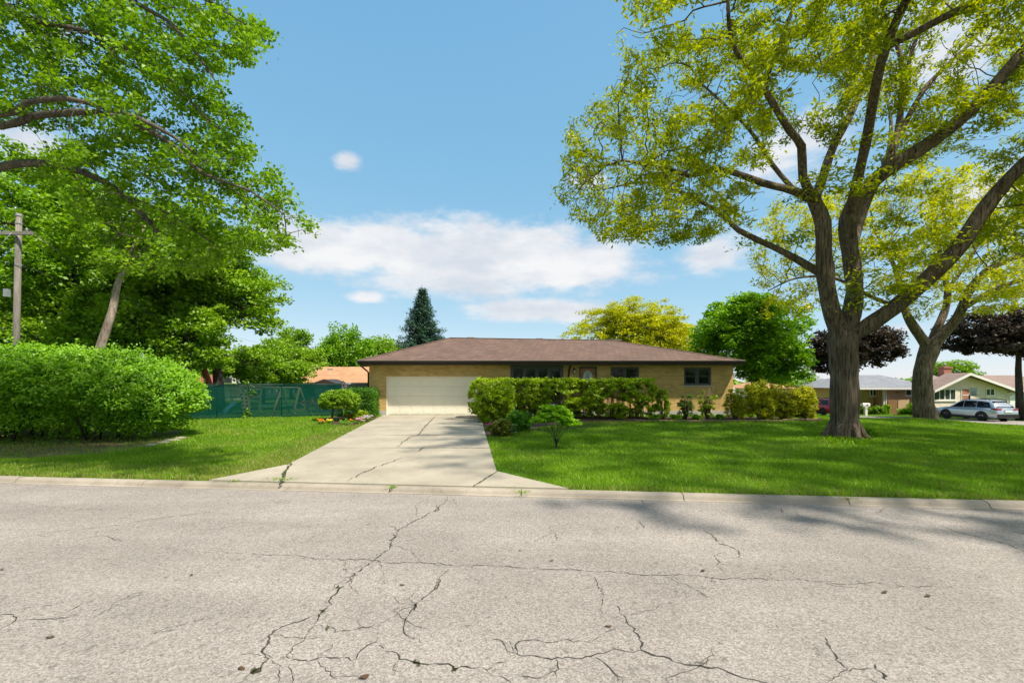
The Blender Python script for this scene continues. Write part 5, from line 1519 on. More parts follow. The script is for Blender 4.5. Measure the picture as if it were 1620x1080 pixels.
def shoots(c, n, sp, h, label):
    V, Q = leaf_arrays(np.array(c) + RNG.normal(size=(n, 3)) * (sp, sp, 0) + np.array([0, 0, h * .5]) * RNG.random((n, 1)), h, .03, up=.0, droop=-2.0)
    tag(add_obj('grass_tuft', np_mesh('grass_tuft', V, Q), None, 'grass_blade'), label, 'grass')
g = G(1372, 690); shoots((g.x - .08, g.y + .05, g.z), 520, .20, .48, 'tall unmown grass tuft on the right of the huge trunk')
g = G(1336, 699); shoots((g.x, g.y, g.z), 600, .36, .22, 'short unmown grass at the front foot of the huge trunk')

# ------------------------------------------------------------------ fence with green privacy screen
def build_fence():
    f = empty('screened_fence', 'chain link fence covered in dark green privacy screen', 'fence')
    posts = [(-17.6, 22.0), (-14.75, 22.75), (-11.9, 23.5), (-9.05, 24.25)]
    posts = [(-20.5, 21.3)] + posts
    H = 1.72
    for x, y in posts:
        z = float(terrain(x, y)); MB().tube([(x, y, z - .1), (x, y, z + H + .03)], .035, 8).build('post', 'dark_green_metal', f)
    for (a, b) in zip(posts[:-1], posts[1:]):
        za, zb = float(terrain(*a)), float(terrain(*b))
        MB().tube([(a[0], a[1], za + H), (b[0], b[1], zb + H)], .025, 6).build('top_rail', 'dark_green_metal', f)
        nx, nz = 14, 6; vs = []
        for j in range(nz + 1):
            for i in range(nx + 1):
                t = i / nx; w = .012 * math.sin(i * 2.3 + j * 1.1)
                vs.append((a[0] + (b[0] - a[0]) * t + w * .3, a[1] + (b[1] - a[1]) * t - .04 + w, za + .03 + (H - .05) * j / nz))
        MB().add(vs, [(j * (nx + 1) + i, j * (nx + 1) + i + 1, (j + 1) * (nx + 1) + i + 1, (j + 1) * (nx + 1) + i) for j in range(nz) for i in range(nx)], True).build('privacy_screen', 'privacy_screen', f)
        MB().tube([(a[0], a[1] - .045, za + H - .06), ((a[0] + b[0]) / 2, (a[1] + b[1]) / 2 - .045, za + H - .09), (b[0], b[1] - .045, zb + H - .06)], .012, 5).build('hem_cord', 'dark_green_metal', f)
    # bare chain link return to the house corner
    a, b = posts[-1], (-7.95, 25.6)
    MB().tube([(*b, -.1), (*b, H + .03)], .035, 8).build('post', 'galvanised', f)
    MB().tube([(*a, H), (*b, H)], .025, 6).build('top_rail', 'galvanised', f)
    m = MB(); n = 30
    for k in range(-n, n):
        for sg in (1, -1):
            t0, t1 = k / n, k / n + 1.15
            p = []
            for t in (max(0, t0), min(1, t1)):
                s = (t - t0) / 1.15
                zz = H * s if sg > 0 else H * (1 - s)
                p.append((a[0] + (b[0] - a[0]) * t, a[1] + (b[1] - a[1]) * t, max(.02, min(H, zz))))
            if abs(p[0][0] - p[1][0]) > .02: m.tube(p, .004, 3, False)
    m.build('chain_link', 'galvanised', f)
    # vine on the fence
build_fence()
def vine(label, pts, leaf, sp=.09, n=40):
    t = empty('climbing_vine', label, 'vine')
    P = np.vstack([np.array(p) + RNG.normal(size=(n, 3)) * (sp, .04, sp) for p in pts]); P[:, 1] -= .06
    leaves('foliage', P, .10, .07, leaf, t, up=.3)
    MB().tube(pts, .008, 4).build('stem', 'twig_bark', t)
vine('bright green vine hanging over the fence top near the slide', [at(391, 606, 23.2), at(393, 614, 23.2), at(396, 622, 23.2), at(402, 620, 23.2)], 'leaf_shrub')
vine('bright green vine shoot at the foot of the fence near the slide', [at(389, 662, 23.1), at(391, 655, 23.1), at(392, 650, 23.1)], 'leaf_shrub')

# ------------------------------------------------------------------ play set behind the fence
def build_playset():
    t = empty('play_set', 'wooden play tower with blue slide and swing beam behind the fence', 'play set')
    Y = 25.6
    A = lambda px, py, d=0: at(px, py, Y + d)
    z0 = 0.0
    xl, xr = (366 - CX) / F * Y, (394 - CX) / F * Y
    for x in (xl, xr):
        for d in (0, 1.1):
            m = MB(); m.box(x - .05, x + .05, Y + d - .05, Y + d + .05, -.1, 1.5); m.build('post', 'play_wood', t)
    m = MB(); m.box(xl - .05, xr + .05, Y - .05, Y + 1.15, .92, .98); m.build('deck', 'play_wood', t)
    for k in range(7):
        x = xl + .06 + (xr - xl - .12) * k / 6
        m = MB(); m.box(x - .055, x + .055, Y - .08, Y - .055, 1.0, 1.32); m.build('board', 'play_wood', t)
    m = MB(); m.extr([(xl - .12, Y - .1, 1.36), (xr + .12, Y - .1, 1.36), ((xl + xr) / 2, Y - .1, 1.64)], (0, 1.3, 0)); m.build('roof', 'play_wood', t)
    # climbing wall leaning out to the right
    b0, b1 = A(384, 660, -.5), A(396, 660, -.5); u0, u1 = A(380, 622, -.05), A(392, 622, -.05)
    m = MB(); m.extr([(b0.x, b0.y, 0), (b1.x, b1.y, 0), (u1.x, u1.y, 1.25), (u0.x, u0.y, 1.25)], (0, .05, 0)); cw = m.build('climbing_wall', 'play_wood', t)
    for j in range(6):
        for i in range(2):
            p = Vector((b0.x, b0.y, 0)).lerp(Vector((u0.x, u0.y, 1.25)), .1 + j * .16) + Vector((.1 + i * .22, -.03, 0))
            m = MB(); m.blob(tuple(p), (.07, .03, .045), 6, 4, .2); m.build('hold', 'black_metal', cw)
    # slide
    p0, p1 = A(372, 638, -.2), A(352, 658, -.9)
    P = [p0 + Vector((.1, .2, .0)), p0.lerp(p1, .3) + Vector((0, 0, -.06)), p0.lerp(p1, .7) + Vector((0, 0, -.14)), p1 + Vector((0, 0, .0)), p1 + Vector((-.25, -.1, .02))]
    vs = []
    for p in P:
        for (s, h) in ((-.26, .14), (-.22, .14), (-.2, 0), (.2, 0), (.22, .14), (.26, .14)): vs.append((p.x + s * .35, p.y + s, p.z + h))
    MB().add(vs, [(6 * i + j, 6 * i + j + 1, 6 * i + j + 7, 6 * i + j + 6) for i in range(4) for j in range(5)], True).build('slide', 'slide_blue', t)
    # swing beam, end frame, swings
    e0, e1 = A(394, 613.5, .4), A(472, 613, .4)
    m = MB(); m.tube([e0, e1], .06, 6); m.build('swing_beam', 'play_wood', t)
    for px, dx in ((446, 0), (474, .15)):
        for d in (-.7, 1.3):
            a = A(px, 613, .4); m = MB(); m.tube([a, (a.x + dx, Y + d, -.05)], .06, 6); m.build('leg', 'play_wood', t)
    for px in (420, 458):
        for o in (-.22, .22):
            a = A(px, 614, .4); MB().tube([(a.x + o, a.y, a.z), (a.x + o, a.y, .5)], .012, 4).build('chain', 'galvanised', t)
        a = A(px, 614, .4); m = MB(); m.box(a.x - .25, a.x + .25, a.y - .09, a.y + .09, .46, .5); m.build('swing_seat', 'slide_blue', t)
build_playset()
def build_bicycle():
    t = empty('bicycle', 'bicycle parked behind the green screened fence', 'bicycle')
    Y = 25.0; s = Y / F
    w1, w2 = at(473, 649, Y), at(500, 649, Y)
    r = .33; w1.z = w2.z = r + .0
    for w in (w1, w2):
        n = 24; m = MB(); m.tube([(w.x + r * math.cos(2 * math.pi * k / n), Y, w.z + r * math.sin(2 * math.pi * k / n)) for k in range(n + 1)], .02, 5, False)
        wh = m.build('wheel', 'galvanised', t)
        m = MB()
        for k in range(12): a = 2 * math.pi * k / 12; m.tube([(w.x, Y, w.z), (w.x + r * math.cos(a), Y, w.z + r * math.sin(a))], .004, 3)
        m.lathe([(.03, -.04), (.03, .04)], (w.x, Y, w.z), 8, 'Y'); m.build('spokes', 'galvanised', wh)
    bb = w1.lerp(w2, .45); bb.z -= .05; seat = Vector((w1.x + .22, Y, .82)); head = Vector((w2.x - .16, Y, .80))
    m = MB()
    for a, b in ((w1, bb), (w1, seat), (bb, seat), (bb, head), (seat + Vector((.02, 0, -.1)), head), (head, w2), (head, head + Vector((-.05, 0, .18)))): m.tube([a, b], .018, 6)
    m.build('frame', 'flower_red', t)
    m = MB(); m.tube([head + Vector((-.05, -.25, .2)), head + Vector((-.05, 0, .18)), head + Vector((-.05, .25, .2))], .014, 6); m.build('handlebar', 'black_metal', t)
    m = MB(); m.tube([seat, seat + Vector((-.02, 0, .1))], .014, 6); m.blob(tuple(seat + Vector((-.03, 0, .12))), (.13, .07, .035)); m.build('saddle', 'black_metal', t)
    m = MB(); m.lathe([(.08, -.05), (.08, -.04)], tuple(bb), 10, 'Y'); m.tube([bb + Vector((0, -.07, 0)), bb + Vector((.1, -.07, -.12))], .01, 5); m.build('crank', 'galvanised', t)
build_bicycle()
# trellis behind the topiary
def build_trellis():
    t = empty('garden_trellis', 'dark metal trellis standing behind the round headed tree', 'trellis')
    Y = 23.9
    for px in (541, 545.5):
        a = at(px, 606, Y); MB().tube([(a.x, Y, -.05), (a.x, Y, a.z)], .022, 6).build('upright', 'brown_trim', t)
    x0, x1 = at(541, 0, Y).x, at(545.5, 0, Y).x
    for z in (.2, .5, .8, 1.1, 1.4, 1.65): MB().tube([(x0, Y, z), (x1, Y, z)], .012, 5).build('rung', 'brown_trim', t)
    MB().tube([(x0, Y, at(0, 606, Y).z), ((x0 + x1) / 2, Y, at(0, 602, Y).z), (x1, Y, at(0, 606, Y).z)], .018, 5).build('arch', 'brown_trim', t)
build_trellis()

# ------------------------------------------------------------------ neighbouring buildings
def gable_roof(m, x0, x1, y0, y1, ez, rz, ov=.3, th=.12, axis='X', hip0=0., hip1=0.):
    """solid roof; ridge along X or Y; hip0/hip1 pull the ridge ends in"""
    if axis == 'X':
        ym = (y0 + y1) / 2
        e = [(x0 - ov, y0 - ov, ez), (x1 + ov, y0 - ov, ez), (x1 + ov, y1 + ov, ez), (x0 - ov, y1 + ov, ez)]; r = [(x0 - ov + hip0, ym, rz), (x1 + ov - hip1, ym, rz)]
        m.add(e + r, [(0, 1, 5, 4), (2, 3, 4, 5), (1, 2, 5), (3, 0, 4), (0, 3, 2, 1)])
    else:
        xm = (x0 + x1) / 2
        e = [(x0 - ov, y0 - ov, ez), (x1 + ov, y0 - ov, ez), (x1 + ov, y1 + ov, ez), (x0 - ov, y1 + ov, ez)]; r = [(xm, y0 - ov + hip0, rz), (xm, y1 + ov - hip1, rz)]
        m.add(e + r, [(0, 1, 4), (1, 2, 5, 4), (2, 3, 5), (3, 0, 4, 5), (0, 3, 2, 1)])
# tan-roofed garage behind the fence
def build_tan_garage():
    t = empty('neighbour_garage', 'low neighbouring garage with light tan shingle roof behind the fence', 'garage')
    Y = 32.0
    x0, x1 = (460 - CX) / F * Y, (604 - CX) / F * Y
    ez = CAMZ - (605.5 - HY) / F * Y; rY = Y + 3.2; rz = CAMZ - (580 - HY) / F * rY
    m = MB(); m.box(x0 + .35, x1 - .1, Y + .3, Y + 6.1, -.1, ez); m.build('wall', 'interior_dark', t)
    m = MB(); gable_roof(m, x0 + .3, x1, Y + .3, Y + 6.1, ez, rz, .3, hip0=(482 - CX) / F * rY - x0); rf = m.build('roof', 'cedar_shingle', t)
    for px in (523.5,):
        a = at(px, 584, rY - .5); m = MB(); m.box(a.x - .2, a.x + .2, a.y - .2, a.y + .2, a.z - .2, a.z + .04); m.build('roof_vent', 'gutter_grey', rf)
    m = MB(); m.box(x0, x1, Y - .03, Y - .003, ez - .14, ez + .02); m.build('fascia', 'brown_trim', t)
    for k in range(14):
        x = x1 - 2.6 + k * .16; m = MB(); m.box(x, x + .06, Y + .26, Y + .295, ez - 1.2, ez - .2); m.build('lattice_slat', 'galvanised', t)
build_tan_garage()
def build_shed():
    t = empty('garden_shed', 'small dark gabled shed just behind the fence', 'shed')
    Y = 27.0; x0, x1 = (494 - CX) / F * Y, (531 - CX) / F * Y; rz = CAMZ - (599.5 - HY) / F * Y; ez = CAMZ - (606.5 - HY) / F * Y
    m = MB(); m.box(x0 + .1, x1 - .1, Y + .1, Y + 2, -.1, ez - .03); m.build('wall', 'soffit_brown', t)
    m = MB(); gable_roof(m, x0, x1, Y, Y + 2, ez, rz, .05, axis='Y'); m.build('roof', 'brown_trim', t)
    xm = (x0 + x1) / 2
    m = MB(); m.box(xm - .55, xm - .01, Y + .06, Y + .098, 0, ez - .3); m.box(xm + .01, xm + .55, Y + .06, Y + .098, 0, ez - .3); m.build('door', 'grey_trim', t)
build_shed()
def build_left_house():
    t = empty('distant_house', 'distant white walled house with red roof edge beyond the left trees', 'house')
    Y = 44.0; X = lambda px: (px - CX) / F * Y; Z = lambda py: CAMZ - (py - HY) / F * Y
    m = MB(); m.box(X(296), X(380), Y + .4, Y + 8, -.2, Z(606)); m.build('wall', 'white_paint', t)
    m = MB(); gable_roof(m, X(292), X(332), Y, Y + 6, Z(606), Z(590), .2, axis='X', hip0=1.2, hip1=1.2); m.build('roof', 'red_shingle', t)
    m = MB(); m.extr([(X(346), Y - .2, Z(606)), (X(382), Y - .2, Z(606)), (X(364), Y - .2, Z(586))], (0, 7, 0)); m.build('gable', 'white_paint', t)
    m = MB(); m.box(X(357), X(369), Y - .25, Y - .203, Z(605), Z(597)); w = m.build('window', 'grey_trim', t)
    m = MB(); m.box(X(358), X(368), Y - .262, Y - .252, Z(604.4), Z(597.6)); m.build('pane', 'far_glass', w)
build_left_house()

def far_window(parent, o, ex, x0, x1, z0, z1, cols, out, frame='white_paint', fw=.09):
    """window on a facade through o along unit ex; out = outward normal"""
    ez = Vector((0, 0, 1))
    def bx(m, a, b, c, d, p0, p1):
        q = [o + ex * u + ez * v + out * p0 for u, v in ((a, c), (b, c), (b, d), (a, d))]
        m.extr(q, out * (p1 - p0))
    m = MB(); bx(m, x0, x0 + fw, z0, z1, .003, .06); bx(m, x1 - fw, x1, z0, z1, .003, .06); bx(m, x0 + fw, x1 - fw, z0, z0 + fw, .003, .06); bx(m, x0 + fw, x1 - fw, z1 - fw, z1, .003, .06)
    cw = (x1 - x0 - 2 * fw - (cols - 1) * fw) / cols
    for c in range(1, cols): a = x0 + fw + c * cw + (c - 1) * fw; bx(m, a, a + fw, z0 + fw, z1 - fw, .003, .055)
    w = m.build('window', frame, parent)
    for c in range(cols):
        a = x0 + fw + c * (cw + fw); m = MB(); bx(m, a, a + cw, z0 + fw, z1 - fw, .004, .012); m.build('pane', 'far_glass', w)
    m = MB(); bx(m, x0 - .08, x1 + .08, z0 - .09, z0 - .004, .003, .1); m.build('sill', frame, w)
    return w
def facade_box(m, o, ex, out, a, b, c, d, p0, p1):
    ez = Vector((0, 0, 1)); q = [o + ex * u + ez * v + out * p0 for u, v in ((a, c), (b, c), (b, d), (a, d))]
    m.extr(q, out * (p1 - p0)); return m
# cream gabled house across the side street
def build_cream_house():
    t = empty('cream_house', 'cream gabled house with brick chimney across the side street', 'house')
    Y = 45.0; phi = math.radians(9)
    zb = CAMZ - (660 - HY) / F * Y
    o = at(1476, 660, Y); o.z = zb
    ex = Vector((math.cos(phi), math.sin(phi), 0)); out = Vector((math.sin(phi), -math.cos(phi), 0))
    def ux(px, yoff=0):   # distance along the facade for a pixel column
        k = (px - CX) / F; return (k * o.y - o.x) / (ex.x - k * ex.y)
    def zz(py, u): return CAMZ - (py - HY) / F * (o.y + ex.y * u) - zb
    Wd = ux(1594); ez = 2.75; pk = ux(1523); pz = zz(592, pk)
    B = -1.5
    m = MB(); facade_box(m, o, ex, out, 0, Wd, 1.0, ez, 0, B); m.build('wall', 'white_brick', t)
    m = MB(); facade_box(m, o, ex, out, -.03, Wd + .03, -.4, 1.0, .05, B); m.build('veneer', 'stone_veneer', t)
    ez_ = Vector((0, 0, 1))
    P = lambda u, v, p: o + ex * u + ez_ * v + out * p
    m = MB(); m.extr([P(0, ez + .004, .03), P(Wd, ez + .004, .03), P(Wd, ez + .05, .03), P(pk, pz - .12, .03), P(0, ez + .05, .03)], out * -.2); g = m.build('gable', 'pale_siding', t)
    # roof slabs
    ov = .7
    m = MB(); m.extr([P(-ov, ez - .20, ov), P(pk, pz, ov), P(pk, pz + .14, ov), P(-ov, ez - .06, ov)], out * (B - ov)); m.extr([P(pk, pz, ov), P(Wd + ov, ez - .32, ov), P(Wd + ov, ez - .18, ov), P(pk, pz + .14, ov)], out * (B - ov)); rf = m.build('roof', 'rose_shingle', t)
    m = MB(); m.extr([P(-ov, ez - .30, ov + .02), P(pk, pz - .1, ov + .02), P(pk, pz + .15, ov + .02), P(-ov, ez - .05, ov + .02)], out * -.018); m.extr([P(pk, pz - .1, ov + .02), P(Wd + ov, ez - .42, ov + .02), P(Wd + ov, ez - .17, ov + .02), P(pk, pz + .15, ov + .02)], out * -.018); m.build('barge_board', 'white_paint', rf)
    far_window(t, o, ex, ux(1476.5), ux(1511.5), zz(633, ux(1494)), zz(615, ux(1494)), 4, out)
    far_window(t, o, ex, ux(1559), ux(1573), zz(626, ux(1566)), zz(612.5, ux(1566)), 2, out)
    a, b = ux(1520), ux(1533); zt = zz(613.5, a)
    m = MB(); facade_box(m, o, ex, out, a, b, .3, zt, .003, .06); dd = m.build('door', 'white_paint', t)
    m = MB(); facade_box(m, o, ex, out, a + .1, b - .1, .95, zt - .1, .063, .08); m.build('door_panel', 'chimney_brick', dd)
    m = MB(); facade_box(m, o, ex, out, a + .1, b - .1, zt - .75, zt - .68, .083, .1); m.build('door_rail', 'white_paint', dd)
    c = at(1499.5, 590, Y + 5); m = MB(); m.box(c.x - .42, c.x + .42, c.y, c.y + .7, c.z - 1.6, c.z + .55); m.box(c.x - .5, c.x + .5, c.y - .08, c.y + .78, c.z + .55, c.z + .7); m.build('chimney', 'chimney_brick', t)
    m = MB(); m.lathe([(.13, 0), (.13, .25), (.2, .27), (.0, .38)], (c.x, c.y + .35, c.z + .7), 8); m.build('chimney_cap', 'galvanised', t)
    m = MB(); m.tube([P(Wd + .3, ez - .35, .6), P(Wd - .1, ez - .7, .12), P(Wd + .05, ez - .8, .1), P(Wd + .05, -.2, .1)], .06, 6); m.build('downspout', 'white_paint', t)
    # main body behind the front wing, ridge along the street front
    u0, u1 = 5.0, Wd + 8
    m = MB(); facade_box(m, o, ex, out, u0, u1, -.4, 2.5, -1.52, -8); m.build('main_wall', 'white_brick', t)
    m = MB(); m.add([P(u0 - .3, 2.42, -.9), P(u1 + .4, 2.42, -.9), P(u1 + .4, pz - .02, -4.7), P(u0 - .3, pz - .02, -4.7), P(u1 + .4, 2.42, -8.5), P(u0 - .3, 2.42, -8.5)], [(0, 1, 2, 3), (3, 2, 4, 5), (0, 3, 5), (1, 4, 2), (0, 5, 4, 1)]); m.build('main_roof', 'rose_shingle', t)
    # attached garage to the right, set back
    q = P(Wd + .031, 0, -1.2)
    m = MB(); facade_box(m, q, ex, out, 0, 7.5, -.4, 2.45, 0, -1.3); gw = m.build('garage_wall', 'white_brick', t)
    m = MB(); facade_box(m, q, ex, out, .5, 5.4, -.1, 2.15, .003, .05); gd = m.build('garage_door', 'white_paint', t)
    for j in range(4):
        m = MB(); facade_box(m, q, ex, out, .55, 5.35, .0 + j * .53, .46 + j * .53, .053, .07); m.build('panel', 'white_paint', gd)
    e_ = lambda u, v, p: q + ex * u + ez_ * v + out * p
    m = MB(); facade_box(m, q, ex, out, .15, 8.2, 2.46, 2.62, .5, -1.2); m.build('garage_roof', 'white_paint', t)
build_cream_house()
def build_grey_roof_house():
    t = empty('brick_house', 'yellow and pink brick house with long grey roof and white porch post', 'house')
    Y = 50.0; X = lambda px, y=Y: (px - CX) / F * y; Z = lambda py, y=Y: CAMZ - (py - HY) / F * y
    zb = Z(655) - .3
    e = Z(613.5)
    m = MB(); m.box(X(1330), X(1396), Y + 1.2, Y + 9, zb, e); m.build('wall', 'yellow_brick', t)
    m = MB(); m.box(X(1398.5), X(1478), Y, Y + 9, zb, e); m.build('wall', 'pink_brick', t)
    m = MB(); gable_roof(m, X(1322), X(1480), Y - .1, Y + 9, e, Z(593, Y + 4.5), .5, axis='X', hip0=5, hip1=3); rf = m.build('roof', 'grey_shingle', t)
    m = MB(); m.box(X(1322) - .5, X(1480) + .5, Y - .66, Y - .605, e - .16, e + .02); m.build('fascia', 'white_paint', t)
    m = MB(); m.box(X(1396.2), X(1398), Y - .15, Y + .0, zb, e); m.build('porch_post', 'white_paint', t)
    m = MB(); m.box(X(1399), X(1400.5), Y - .2, Y - .05, zb, e); m.build('downspout', 'white_paint', t)
    ex, out = Vector((1, 0, 0)), Vector((0, -1, 0))
    o = Vector((0, Y, 0)); oy = Vector((0, Y + 1.2, 0))
    far_window(t, oy, ex, X(1375.5, Y + 1.2), X(1386, Y + 1.2), Z(627), Z(615.5), 2, out)
    far_window(t, o, ex, X(1432), X(1450), Z(626), Z(615), 2, out)
    m = MB(); m.box(X(1358), X(1362), Y + 1.1, Y + 1.198, zb, Z(616)); m.build('door', 'door_wood', t)
    m = MB(); m.box(X(1417), X(1421), Y - .03, Y - .003, Z(621), Z(619.5)); m.build('wall_vent', 'brown_trim', t)
build_grey_roof_house()
def build_far_left_of_trunk():
    t = empty('orange_brick_house', 'orange brick house with dark grey roof left of the huge trunk', 'house')
    Y = 64.0; X = lambda px, y=Y: (px - CX) / F * y; Z = lambda py, y=Y: CAMZ - (py - HY) / F * y
    zb = Z(650) - .5
    m = MB(); m.box(X(1262), X(1325), Y, Y + 9, zb, Z(617)); m.build('wall', 'orange_brick', t)
    m = MB(); gable_roof(m, X(1266), X(1330), Y, Y + 9, Z(616.8), Z(598, Y + 4.5), .5, axis='X', hip0=2.5); m.build('roof', 'grey_shingle', t)
    m = MB(); m.box(X(1298), X(1312), Y - 2.2, Y - .0, Z(614.8), Z(612.6)); m.build('porch_roof', 'white_paint', t)
    far_window(t, Vector((0, Y, 0)), Vector((1, 0, 0)), X(1290), X(1306), Z(630), Z(619), 3, Vector((0, -1, 0)))
    m = MB(); m.box(X(1286), X(1314), Y - 1.0, Y - .9, Z(635.5), Z(632.5)); m.build('porch_rail', 'grey_trim', t)
    a = at(1288, 600, Y + 3); m = MB(); m.box(a.x - .3, a.x + .3, a.y, a.y + .5, a.z - .6, a.z + .3); m.build('roof_vent', 'black_metal', t)
    t = empty('tan_roof_house', 'low tan roofed house glimpsed over the yellow shrubs', 'house')
    Y = 52.0
    m = MB(); m.box(X(1190, Y), X(1252, Y), Y + .3, Y + 7, -2, Z(614, Y)); m.build('wall', 'pale_siding', t)
    m = MB(); gable_roof(m, X(1190, Y), X(1256, Y), Y, Y + 7, Z(614, Y), Z(604, Y + 3.5), .3, hip0=2, hip1=2); m.build('roof', 'cedar_shingle', t)
    t = empty('white_shed', 'small white peaked shed seen past the right house corner', 'shed')
    Y = 42.0; a = at(1159.5, 620, Y)
    m = MB(); m.box(a.x - .2, a.x + .25, Y, Y + .5, -1.0, a.z + .2); m.build('wall', 'white_paint', t)
    m = MB(); gable_roof(m, a.x - .2, a.x + .25, Y, Y + .5, a.z + .2, a.z + .55, .03, axis='Y'); m.build('roof', 'white_paint', t)
build_far_left_of_trunk()

# picket gate panels, mailbox, hoop, shrubs by the far houses
def pickets(label, px0, px1, Y, mat, top, bot=654):
    t = empty('picket_fence', label, 'fence')
    x0, x1 = (px0 - CX) / F * Y, (px1 - CX) / F * Y; zt = CAMZ - (top - HY) / F * Y; zb = CAMZ - (bot - HY) / F * Y
    n = max(4, int((x1 - x0) / .17)); w = (x1 - x0) / n
    for k in range(n):
        a = x0 + k * w; h = zt + .06 * math.sin(math.pi * k / n)
        m = MB(); m.extr([(a + .012, Y, zb), (a + w - .012, Y, zb), (a + w - .012, Y, h - .08), (a + w / 2, Y, h), (a + .012, Y, h - .08)], (0, .025, 0)); m.build('picket', mat, t)
    for z in (zb + .3, zt - .35):
        m = MB(); m.box(x0, x1, Y + .027, Y + .07, z, z + .09); m.build('rail', mat, t)
    for x in (x0 - .05, x1 + .02):
        m = MB(); m.box(x, x + .1, Y + .03, Y + .13, zb - .2, zt + .08); m.build('post', mat, t)
pickets('weathered brown picket fence panel beside the white porch post', 1405.5, 1419.5, 49.0, 'fence_wood_brown', 632.5)
pickets('new pale wood picket fence panel right of the brown one', 1421, 1437, 49.0, 'fence_wood_new', 632.5)
def build_mailbox():
    g = G(1369.5, 657.5); t = empty('mailbox', 'white mailbox on a thick white post by the side street', 'mailbox')
    x, y, z = g
    m = MB(); m.box(x - .11, x + .11, y - .11, y + .11, z - .1, z + .95); m.box(x - .15, x + .15, y - .15, y + .15, z + .78, z + .86); m.build('post', 'white_paint', t)
    m = MB(); n = 8; P = [(x - .36, y - .14, z + .96), (x - .36, y + .14, z + .96)] + [(x - .36, y + .14 * math.cos(math.pi * k / n), z + 1.15 + .13 * math.sin(math.pi * k / n)) for k in range(n + 1)]
    m.extr(P, (.72, 0, 0)); bx = m.build('box', 'white_paint', t)
    m = MB(); m.box(x - .08, x + .08, y - .155, y - .142, z + 1.04, z + 1.1); m.build('number_plate', 'grey_trim', bx)
    m = MB(); m.box(x + .1, x + .13, y - .17, y - .143, z + 1.05, z + 1.25); m.build('flag', 'tail_red', bx)
build_mailbox()
def build_hoop():
    t = empty('basketball_hoop', 'grey basketball backboard on a dark pole behind the silver car', 'hoop')
    Y = 42.0; a = at(1535.5, 620, Y); z0 = float(terrain(a.x, Y))
    MB().tube([(a.x, Y + .1, z0 - .1), (a.x, Y + .1, a.z - .3), (a.x, Y - .2, a.z)], .06, 8).build('pole', 'black_metal', t)
    m = MB(); m.box(a.x - .33, a.x + .33, Y - .27, Y - .23, a.z - .35, a.z + .4); bb = m.build('backboard', 'galvanised', t)
    m = MB(); m.box(a.x - .14, a.x + .14, Y - .278, Y - .272, a.z - .2, a.z - .17); m.box(a.x - .14, a.x + .14, Y - .278, Y - .272, a.z + .03, a.z + .06); m.box(a.x - .14, a.x - .11, Y - .278, Y - .272, a.z - .17, a.z + .03); m.box(a.x + .11, a.x + .14, Y - .278, Y - .272, a.z - .17, a.z + .03); m.build('target_square', 'black_metal', bb)
    n = 14; MB().tube([(a.x + .2 * math.cos(2 * math.pi * k / n), Y - .5 + .2 * math.sin(2 * math.pi * k / n), a.z - .25) for k in range(n + 1)], .015, 5, False).build('rim', 'flower_orange', t)
build_hoop()
for lab, px, Y, w, h, lf in [('round dark green bush by the yellow brick wall', 1391, 48.8, 1.0, 1.2, 'leaf_deep'), ('narrow green bush between porch post and brown pickets', 1401.5, 48.8, .5, 1.5, 'leaf_deep'), ('dark conical bush at the right end of the pink brick wall', 1446, 48.6, 1.2, 1.7, 'leaf_deep'), ('low spreading green bush below the conical one', 1440, 47.6, 1.7, .8, 'leaf_bright'), ('green bush under the cream house picture window', 1482, 43.8, 1.4, 1.2, 'leaf_deep'), ('light green bush left of the white mailbox', 1377, 49.8, .8, .8, 'leaf_mid'), ('green bush by the brown door of the yellow brick house', 1366, 49.8, 1.1, 1.4, 'leaf_deep')]:
    w *= .62; h *= .62
    x = (px - CX) / F * Y; z = float(terrain(x, Y)); z = CAMZ - (654 - HY) / F * Y if Y > 47 else z
    shrub('foundation_bush', lab, [(x, Y, z + h * .45, w, w * .8, h * .55), (x + .3 * w, Y, z + h * .4, w * .6, w * .6, h * .4)], lf, 70, 30, .25, .16, .1, cat='bush', stems=[[(x, Y, z - .1), (x, Y, z + h * .5)]])

